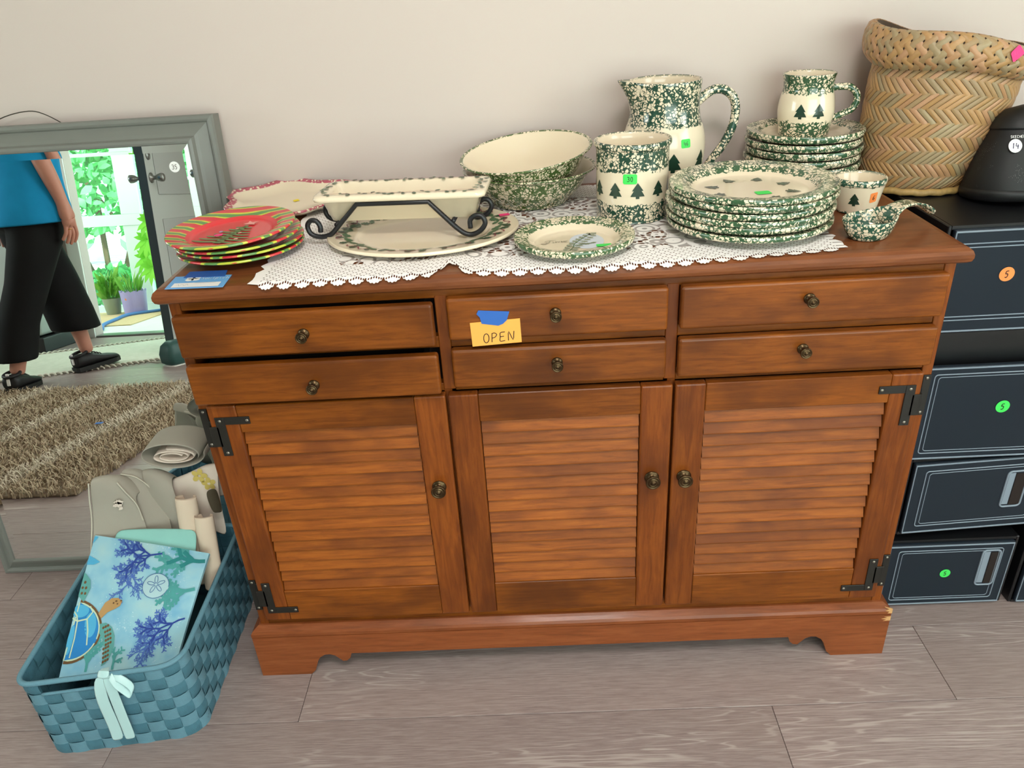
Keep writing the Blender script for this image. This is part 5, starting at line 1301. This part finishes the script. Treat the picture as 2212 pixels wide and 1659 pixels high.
mk('knotted_edge', join(*kn), plain('cream_yarn', '#dcd6c6', .9), wm, local=True, smooth=True)
# dark teal doorstop
ds = thing('doorstop', 'dark teal padded doorstop on the floor beside the mat', 'doorstop', (-2.20, -2.36, 0))
mk('stop_body', xf(loft([[(x, y, z) for x, y in rrect(hw, hd, .03, 5)] for z, hw, hd in ((0.004, .045, .060), (.02, .060, .080), (.07, .064, .085), (.12, .056, .074), (.145, .036, .050))]), Matrix.Rotation(.5, 4, 'Z')), plain('teal_vinyl', '#2f5552', .45), ds, local=True, smooth=True)
mk('base_ring', xf(loft([[(x, y, z) for x, y in rrect(.058, .076, .03, 5)] for z in (0, .006)]), Matrix.Rotation(.5, 4, 'Z')), trim_m, ds, local=True)
mk('pull_cord', tube(catmull([(-.05, -.03, .05), (-.09, -.05, .02), (-.14, -.05, .006), (-.2, -.08, .006)], 5), .004, 6), plain('cord', '#d8d2c4', .8), ds, local=True)
# open door leaf
DA = Vector((-2.372, -2.66, 0)); DB = Vector((-2.415, -3.47, 0)); dang = math.atan2((DB-DA).y, (DB-DA).x); DL = (DB-DA).length
dr = thing('entry_door', 'pale grey entry door standing open into the room', 'door', DA, (0, 0, dang))
greyd = plain('door_grey_paint', '#bcc2bd', .45); dark_edge = plain('door_edge_shade', '#2f3a3d', .6)  # the door edge lies in shadow; that shade is put into its dark colour
mk('door_leaf', box(.004, DL, -.026, .026, .012, 2.06, .002, 1), greyd, dr, local=True)
mk('door_edge', box(0, .004, -.026, .026, .012, 2.06), dark_edge, dr, local=True)
for z0, z1 in ((.15, .85), (1.0, 1.95)): mk('door_panel', box(.13, DL-.13, .025, .032, z0, z1, .005, 2), plain('door_panel_grey', '#b1b5b2', .5), dr, local=True)
steel = plain('satin_steel', '#8d8f8c', .3, metal=.9)
for s in (1, -1):
    R_ = Matrix.Translation((.060, s*.026, 1.10)) @ Matrix.Rotation(-s*PI/2, 4, 'X')
    mk('door_knob', xf(lathe([(0, 0), (.032, 0), (.032, .005), (.014, .010), (.012, .030), (.020, .040), (.026, .060), (.026, .075), (.018, .082), (0, .083)], 24), R_), steel, dr, local=True, smooth=True)
    R_ = Matrix.Translation((.060, s*.026, 1.235)) @ Matrix.Rotation(-s*PI/2, 4, 'X')
    mk('deadbolt_plate', xf(lathe([(0, 0), (.030, 0), (.028, .006), (.010, .008), (0, .016)], 24), R_), steel, dr, local=True, smooth=True)
# low chest by the door
ch = thing('low_chest', 'pale grey chest on a black plinth left of the open door', 'chest', (-3.72, -3.22, 0))
mk('chest_body', box(-4.02, -3.42, -3.45, -3.0, .11, .88, .02, 3), plain('pale_grey_vinyl', '#a9b2ac', .5), ch, smooth=False); mk('plinth', box(-4.05, -3.38, -3.47, -2.95, .0, .10, .004, 1), bin_black, ch)
mk('threshold', box(-3.33, -2.36, YF-.10, YF+.01, 0.0, .014, .004, 1), steel, label='low metal door threshold on the floor', cat='threshold', loc=(-2.6, YF, 0))
# porch
pf = mk('porch_floor', box(-6.2, -.6, -5.3, YF-.1, -.06, -.004), porch_floor_m, kind='structure')
YG = -5.02
gw = mk('window_3', join(box(-6.2, -.6, YG-.04, YG+.04, -.004, .05), box(-6.2, -.6, YG-.04, YG+.04, .78, .88), box(-6.2, -.6, YG-.04, YG+.04, 2.05, 2.4)), mint_frame, kind='structure')
ops = [(-6.1, -5.6), (-5.45, -4.95), (-4.80, -4.32), (-4.17, -3.76), (-3.58, -3.12), (-3.0, -2.5), (-2.4, -1.9), (-1.8, -1.3)]
ed = [-6.2]+[q for a in ops for q in a]+[-.6]
for a, b in zip(ed[0::2], ed[1::2]):
    for z0, z1 in ((.05, .78), (.88, 2.05)): mk('stile', box(a, b, YG-.035, YG+.035, z0, z1, .004, 1), mint_frame, gw)
for a, b in ops:
    for z0, z1 in ((.05, .78), (.88, 2.05)): mk('pane', box(a, b, YG-.004, YG+.004, z0, z1), glass_m, gw)
mk('porch_roof', box(-6.3, -.5, -5.6, YF-.1, 2.4, 2.48), trim_m, kind='structure')
pmat = mk('porch_mat', box(-4.3, -3.35, -4.86, -4.05, -.004, .006, .003, 1), plain('straw_mat', '#cdb389', .9, var=.1, scale=60), label='straw coloured mat on the porch floor under the pots', cat='mat', loc=(-3.8, -4.5, 0))
mk('garden_hose', tube(catmull([(-3.45, -3.80, .016), (-3.56, -4.02, .016), (-3.60, -4.3, .018), (-3.62, -4.55, .018), (-3.47, -4.72, .016), (-3.30, -4.86, .016), (-3.0, -4.92, .016)], 6), .015, 8), plain('blue_hose', '#4b7fc0', .5), smooth=True, label='blue hose lying across the porch floor', cat='hose', loc=(-3.5, -4.5, 0))
def leaf_q(V, F, p, d, n_, L, W):
    d = Vector(d).normalized(); n_ = Vector(n_); s = d.cross(n_)
    if s.length < 1e-4: s = Vector((1, 0, 0))
    s.normalize(); up = s.cross(d); b = len(V); p = Vector(p)
    for t, w_, k in ((0, .08, 0), (.35, 1, .06), (.7, .75, .03), (1, .02, -.06)):
        q = p+d*L*t+up*L*k; V.append(tuple(q-s*W*w_/2)); V.append(tuple(q+s*W*w_/2))
    for i in range(3): F.append((b+2*i, b+2*i+1, b+2*i+3, b+2*i+2))
def pot(nm_, label, loc, r0, r1, h, mat, leaves, lm, frill=False):
    t_ = thing(nm_, label, 'potted plant', loc)
    p = [(0, 0), (r0, 0), (r1, h-.005), (r1*1.02, h), (r1*.96, h), (r1*.94, h-.03), (0, h-.03)]
    V, F = lathe(p, 40)
    if frill: V = [(x, y, z+(.010*math.sin(14*math.atan2(y, x)) if z > h-.002 else 0)) for x, y, z in V]
    mk('pot', (V, F), mat, t_, local=True, smooth=False)
    mk('soil', lathe([(0, h-.022), (r1*.93, h-.024)], 24), plain('soil', '#4a3626', .9), t_, local=True)
    V, F = [], []
    for (n_, L0, L1, W, spread, up) in leaves:
        for k in range(n_):
            a = rg.uniform(0, 2*PI); rr = rg.uniform(0, r1*.6); d = Vector((math.cos(a)*spread, math.sin(a)*spread, up*rg.uniform(.7, 1.2))); zz = h-.02+rg.uniform(0, .16)*(1 if L0 < .14 else 0)
            leaf_q(V, F, (rr*math.cos(a), rr*math.sin(a), zz), d, (math.cos(a+1), math.sin(a+1), .6), rg.uniform(L0, L1), W)
    mk('foliage', (V, F), lm, t_, local=True, smooth=True)
    return t_
pot('potted_plant', 'bushy green plant in a grey-green pot on the porch', (-3.852, -4.74, .006), .058, .080, .145, plain('sage_pot', '#8f9c86', .6), [(70, .08, .13, .045, .8, .8), (40, .10, .18, .03, .5, 1.2)], leaf_pot)
pp = pot('potted_plant', 'spiky green plant in a lavender frilled pot on the porch', (-3.635, -4.72, .006), .095, .112, .205, plain('lavender_pot', '#a99fd6', .5), [(26, .14, .22, .022, .35, 1.0)], leaf_pot, True)
mk('price_sticker', xf(lathe([(0, .0), (.010, 0)], 16), Matrix.Translation((-.02, .1055, .14)) @ Matrix.Rotation(-PI/2, 4, 'X')), paper['orange'], pp, local=True)
# tall lobed-leaf plant
phl = thing('potted_plant', 'tall plant with large bright lobed leaves by the porch glass', 'potted plant', (-3.24, -4.72, 0))
mk('pot', lathe([(0, 0), (.10, 0), (.13, .24), (.12, .24), (.11, .20), (0, .20)], 32), plain('terracotta_pot', '#a4684a', .7), phl, local=True)
mk('stem', join(*[tube(catmull([(0, 0, .2), (dx*.4, dy*.4, .45), (dx, dy, zz)], 4), .006, 6) for dx, dy, zz in ((-.16, .05, .66), (-.08, .12, .82), (-.22, -.02, .50), (.05, .06, .75), (-.14, .08, .42))]), plain('green_stem', '#5c9a3a', .6), phl, local=True)
for dx, dy, zz, L in ((-.16, .05, .66, .20), (-.08, .12, .82, .18), (-.22, -.02, .50, .20), (.05, .06, .75, .18), (-.14, .08, .42, .18)):
    V, F = [], []
    for k in range(11):
        a = math.radians(-150+30*k); leaf_q(V, F, (dx, dy, zz), (math.cos(a)*.9-.15, .25, math.sin(a)*.9-.25), (0, 1, .2), L*(.75+.25*math.cos(a+1.2)), .045)
    mk('leaf', (V, F), leaf_bright, phl, local=True, smooth=True)
# garden
mk('ground', box(-40, 30, -45, -5.3, -.30, -.12), ground_m, kind='structure')
def bush(label, c, rx, ry, rz, n_, lm, sz, nm_='garden_bush', bloom=0):
    b = thing(nm_, label, 'bush', (c[0], c[1], -.12), group='garden bushes beyond the porch')
    mk('stem', join(*[tube([(q*.12*rx, 0, 0), (q*.4*rx, 0, rz*.9)], .04, 6) for q in (-1, 0, 1)]), plain('bark', '#5a4632', .9), b, local=True)
    V, F = [], []
    for k in range(n_):
        a = rg.uniform(0, 2*PI); e = math.asin(rg.uniform(-.5, 1)); s = rg.uniform(.82, 1.05)
        p = (rx*s*math.cos(e)*math.cos(a), ry*s*math.cos(e)*math.sin(a), rz+rz*s*math.sin(e)); leaf_q(V, F, p, (rg.uniform(-1, 1), rg.uniform(-.3, 1), rg.uniform(-1, .6)), (rg.uniform(-1, 1), 1, rg.uniform(-.2, 1)), sz*rg.uniform(.7, 1.4), sz*.6)
    mk('foliage', (V, F), lm, b, local=True, smooth=True)
    if bloom:
        V, F = [], []
        for q in range(bloom):
            a = rg.uniform(.4, 2.7); e = rg.uniform(-.3, .9); p0 = Vector((rx*math.cos(e)*math.cos(a), ry*math.cos(e)*math.sin(a), rz+rz*math.sin(e)))*1.03
            for k in range(40): leaf_q(V, F, p0+Vector((rg.gauss(0, .05), rg.gauss(0, .05), rg.gauss(0, .05))), (rg.uniform(-1, 1), rg.uniform(0, 1), rg.uniform(-1, 1)), (0, 1, .3), .06, .05)
        mk('blossoms', (V, F), leaf_white, b, local=True)
    return b
bush('broad leafy garden bush with white blooms straight behind the porch glass', (-6.5, -9.6), 1.7, 1.1, 1.35, 3200, leaf_hedge, .17, bloom=9)
bush('tall leafy garden bush behind the right side of the porch glass', (-2.9, -10.4), 1.8, 1.1, 1.9, 3000, leaf_hedge, .18, bloom=4)
bush('leafy garden bush behind the left side of the porch glass', (-11.0, -10.2), 1.9, 1.1, 1.9, 2600, leaf_hedge, .18)
bush('dense tree like hedge filling the far garden', (-7.0, -13.5), 6.5, 1.6, 3.2, 7000, leaf_hedge, .30, 'garden_hedge')
bush('low feathery plant growing just outside the porch glass', (-4.35, -5.9), .42, .22, .22, 700, leaf_hedge, .10)

# ------------------------------------------------------------------ the person walking towards the door
FA = math.atan2(-.907, .42)
ps = thing('person', 'person in a blue T-shirt, black cropped trousers and black sneakers walking to the door', 'person', (-2.74, -2.06, 0), (0, 0, FA))
def skin_body():
    me = bpy.data.meshes.new('body'); V, E, R = [], [], []
    def add(p, r, par=None):
        V.append(p); R.append(r); i = len(V)-1
        if par is not None: E.append((par, i))
        return i
    pel = add((0, 0, 1.02), .15); sp = add((.0, 0, 1.20), .145, pel); chs = add((.01, 0, 1.40), .150, sp); nk0 = add((.01, 0, 1.535), .075, chs); nk = add((.025, 0, 1.60), .058, nk0)
    for s, arm, leg in ((1, [(0, .165, 1.485, .075), (-.02, .215, 1.37, .056), (-.035, .240, 1.215, .047), (.0, .255, 1.09, .043), (.030, .268, .965, .030)], [(-.03, .095, .93, .125), (-.09, .085, .55, .072), (-.16, .050, .42, .066), (-.235, .020, .13, .040), (-.245, .018, .085, .042)]),
                        (-1, [(0, -.165, 1.485, .075), (-.04, -.215, 1.37, .056), (-.09, -.245, 1.215, .047), (-.07, -.262, 1.09, .043), (-.03, -.272, .965, .030)], [(.03, -.095, .93, .125), (.13, -.085, .55, .072), (.18, -.082, .42, .066), (.235, -.076, .15, .040), (.240, -.075, .10, .042)])):
        p = chs
        for x, y, z, r in arm: p = add((x, y, z), r, p)
        w_ = p; x0, y0 = V[w_][0], V[w_][1]
        pc = add((x0+.008, y0+.002*s, .905), .036, w_); p2 = add((x0+.016, y0, .868), .036, pc)
        for k, (dy, dx, L) in enumerate(((0, .030, .085), (0, .010, .095), (0, -.010, .088), (0, -.028, .070))):
            a = add((x0+.014+dx*.9, y0+.004*s, .848), .0115, p2); b = add((x0+.018+dx*1.05, y0-.002*s, .848-L*.45), .0105, a); c = add((x0+.012+dx*1.1, y0-.014*s, .848-L*.8), .0095, b); add((x0+.006+dx*1.1, y0-.024*s, .848-L), .008, c)
        a = add((x0+.040, y0-.006*s, .890), .0125, pc); b = add((x0+.052, y0-.014*s, .862), .011, a); add((x0+.052, y0-.020*s, .832), .009, b)
        p = pel
        for x, y, z, r in leg: p = add((x, y, z), r, p)
    me.from_pydata(V, E, []); o = bpy.data.objects.new('body', me); COL.objects.link(o); o.parent = ps
    me.materials.append(skin_m)
    m = o.modifiers.new('skin', 'SKIN'); m.use_smooth_shade = True
    for i, r in enumerate(R): me.skin_vertices[0].data[i].radius = (r, r)
    me.skin_vertices[0].data[0].use_root = True
    s = o.modifiers.new('sub', 'SUBSURF'); s.levels = 1; s.render_levels = 2
    return o
body = skin_body()
# head
def head():
    V, F = lathe([(0, -.125)]+[(r, z) for r, z in smoothp([(.030, -.122), (.060, -.105), (.078, -.06), (.088, .0), (.090, .05), (.078, .095), (.045, .122)], 3)]+[(0, .130)], 36)
    out = []
    for x, y, z in V:
        y *= .86; x = x*1.08
        if x > 0:
            nose = math.exp(-(y/.012)**2)*math.exp(-((z+.012)/.022)**2)*.022; brow = math.exp(-((z-.028)/.012)**2)*.004; eye = -sum(math.exp(-((y-s*.033)/.014)**2) for s in (1, -1))*math.exp(-((z-.008)/.010)**2)*.008; mouth = math.exp(-(y/.022)**2)*math.exp(-((z+.058)/.008)**2)*.004; chin = math.exp(-(y/.02)**2)*math.exp(-((z+.100)/.02)**2)*.008
            x += nose+brow+eye+mouth+chin
        out.append((x+.045, y, z+1.715))
    return out, F
mk('head', head(), skin_m, ps, local=True, smooth=True)
for s in (1, -1):
    mk('ear', xf(lathe([(0, -.006), (.022, -.004), (.028, .0), (.022, .005), (0, .003)], 16), Matrix.Translation((.035, s*.079, 1.715)) @ Matrix.Rotation(PI/2, 4, 'X') @ Matrix.Diagonal((.7, 1.1, 1, 1))), skin_m, ps, local=True, smooth=True)
    mk('eye', xf(lathe([(0, -.008), (.008, 0), (0, .008)], 10), Matrix.Translation((.125, s*.033, 1.723))), paper['white'], ps, local=True, smooth=True)
def hair():
    V, F = head(); out = []
    for x, y, z in V:
        d = Vector((x-.045, y, z-1.715)); out.append(tuple(Vector((.040, 0, 1.722))+d*1.09))
    keep = [f for f in F if all(not (out[i][0] > .075 and out[i][2] < 1.790) and out[i][2] > 1.63 for i in f)]
    return out, keep
mk('hair', hair(), hair_m, ps, local=True, smooth=True)
mk('ring', xf(tube([(.0125*math.cos(2*PI*i/20), .0125*math.sin(2*PI*i/20), 0) for i in range(20)], .0022, 6, closed=True), Matrix.Translation((.038, .270, .835))), gold_m, ps, local=True, smooth=True)
def shirt():
    rings = []
    for z, a, b, ox in ((.872, .202, .246, -.008), (.93, .202, .246, -.005), (1.0, .190, .236, 0), (1.10, .172, .218, .008), (1.22, .172, .212, .012), (1.34, .165, .210, .012), (1.43, .140, .208, .005), (1.50, .100, .180, .0), (1.545, .075, .105, .0), (1.56, .070, .085, .005)):
        rings.append([(ox+a*math.cos(2*PI*i/40)+.004*math.sin(z*60+6*i/40*PI), b*math.sin(2*PI*i/40)+.003*math.sin(z*45+i), z+(.012*math.cos(2*PI*i/40) if z < .9 else 0)) for i in range(40)])
    V, F = [], []
    for r_ in rings: V += r_
    for j in range(len(rings)-1): F += [(j*40+i, j*40+(i+1) % 40, (j+1)*40+(i+1) % 40, (j+1)*40+i) for i in range(40)]
    return V, F
o = mk('shirt', shirt(), shirt_m, ps, local=True, smooth=True); m = o.modifiers.new('thick', 'SOLIDIFY'); m.thickness = .006; m.offset = 1; s = o.modifiers.new('sub', 'SUBSURF'); s.levels = 1; s.render_levels = 1
for s_, pth in ((1, [(0, .13, 1.475), (-.010, .195, 1.42), (-.022, .222, 1.34), (-.030, .235, 1.27)]), (-1, [(0, -.13, 1.475), (-.020, -.195, 1.42), (-.055, -.225, 1.34), (-.075, -.240, 1.27)])):
    mk('sleeve', tube(catmull(pth, 4), lambda t: .085-.010*t, 20, cap=False), shirt_m, ps, local=True, smooth=True)
def pants():
    parts = []
    def leg(pts):
        P = [Vector(p[:3]) for p in pts]; rr = [(p[3], p[4]) for p in pts]; rings = []
        for p, (a, b) in zip(P, rr): rings.append([(p.x+a*math.cos(2*PI*i/28), p.y+b*math.sin(2*PI*i/28), p.z) for i in range(28)])
        return loft(rings)
    parts.append(leg([(-.225, .005, .165, .105, .108), (-.19, .025, .35, .105, .105), (-.11, .070, .58, .115, .108), (-.045, .095, .78, .140, .118), (-.02, .095, .95, .150, .120), (0, .06, 1.04, .13, .13)]))
    parts.append(leg([(.205, -.078, .255, .135, .125), (.178, -.083, .38, .136, .122), (.120, -.088, .58, .138, .120), (.05, -.095, .78, .142, .120), (.02, -.095, .95, .150, .120), (0, -.06, 1.04, .13, .13)]))
    parts.append(leg([(0, 0, .80, .09, .10), (-.005, 0, .88, .160, .205), (-.008, 0, .96, .172, .215), (0, 0, 1.06, .160, .205)]))
    return join(*parts)
o = mk('trousers', pants(), pants_m, ps, local=True, smooth=True)
m = o.modifiers.new('remesh', 'REMESH'); m.mode = 'VOXEL'; m.voxel_size = .011; m.use_smooth_shade = True; s = o.modifiers.new('smooth', 'SMOOTH'); s.iterations = 6; s.factor = .6
def shoe(f0, l0, yaw, pitch, lift, label):
    R_ = Matrix.Translation((f0, l0, lift)) @ Matrix.Rotation(yaw, 4, 'Z') @ Matrix.Rotation(pitch, 4, 'Y')
    secs = [(-.085, .030, .085), (-.080, .038, .098), (-.05, .043, .100), (-.01, .044, .098), (.04, .046, .085), (.09, .050, .066), (.14, .049, .056), (.175, .040, .046), (.192, .022, .034)]
    rings = [[(x, hw*math.copysign(abs(math.cos(a))**.8, math.cos(a)), .022+(h-.022)*.5+(h-.022)*.5*math.sin(a)) for a in [2*PI*i/20 for i in range(20)]] for x, hw, h in secs]
    sh = mk('shoe', xf(loft(rings), R_), shoe_m, ps, local=True, smooth=True)
    mk('sole', xf(prism([(x, y) for x, y in [(-.092, -.020), (-.085, -.038), (-.02, -.045), (.09, -.052), (.15, -.050), (.19, -.030), (.200, 0), (.19, .030), (.15, .050), (.09, .052), (-.02, .045), (-.085, .038), (-.092, .020)]], 'z', 0, .026), R_), sole_m, sh, local=True)
    mk('collar', xf(tube([(-.045+.048*math.cos(2*PI*i/20), .036*math.sin(2*PI*i/20), .100+.010*math.cos(2*PI*i/20)) for i in range(20)], .009, 8, closed=True), R_), shoe_m, sh, local=True, smooth=True)
    mk('laces', xf(join(*[tube([(.015+k*.016, -.022, .099-k*.0075), (.02+k*.016, 0, .104-k*.0075), (.015+k*.016, .022, .099-k*.0075)], .003, 6) for k in range(5)]), R_), sole_m, sh, local=True, smooth=True)
    mk('heel_tab', xf(box(-.094, -.086, -.008, .008, .045, .110, .002, 1), R_), paper['whitebox'], sh, local=True)
shoe(.235, -.075, .03, math.radians(-4), .012, 'front'); shoe(-.250, .020, math.radians(-32), math.radians(2), .004, 'rear')
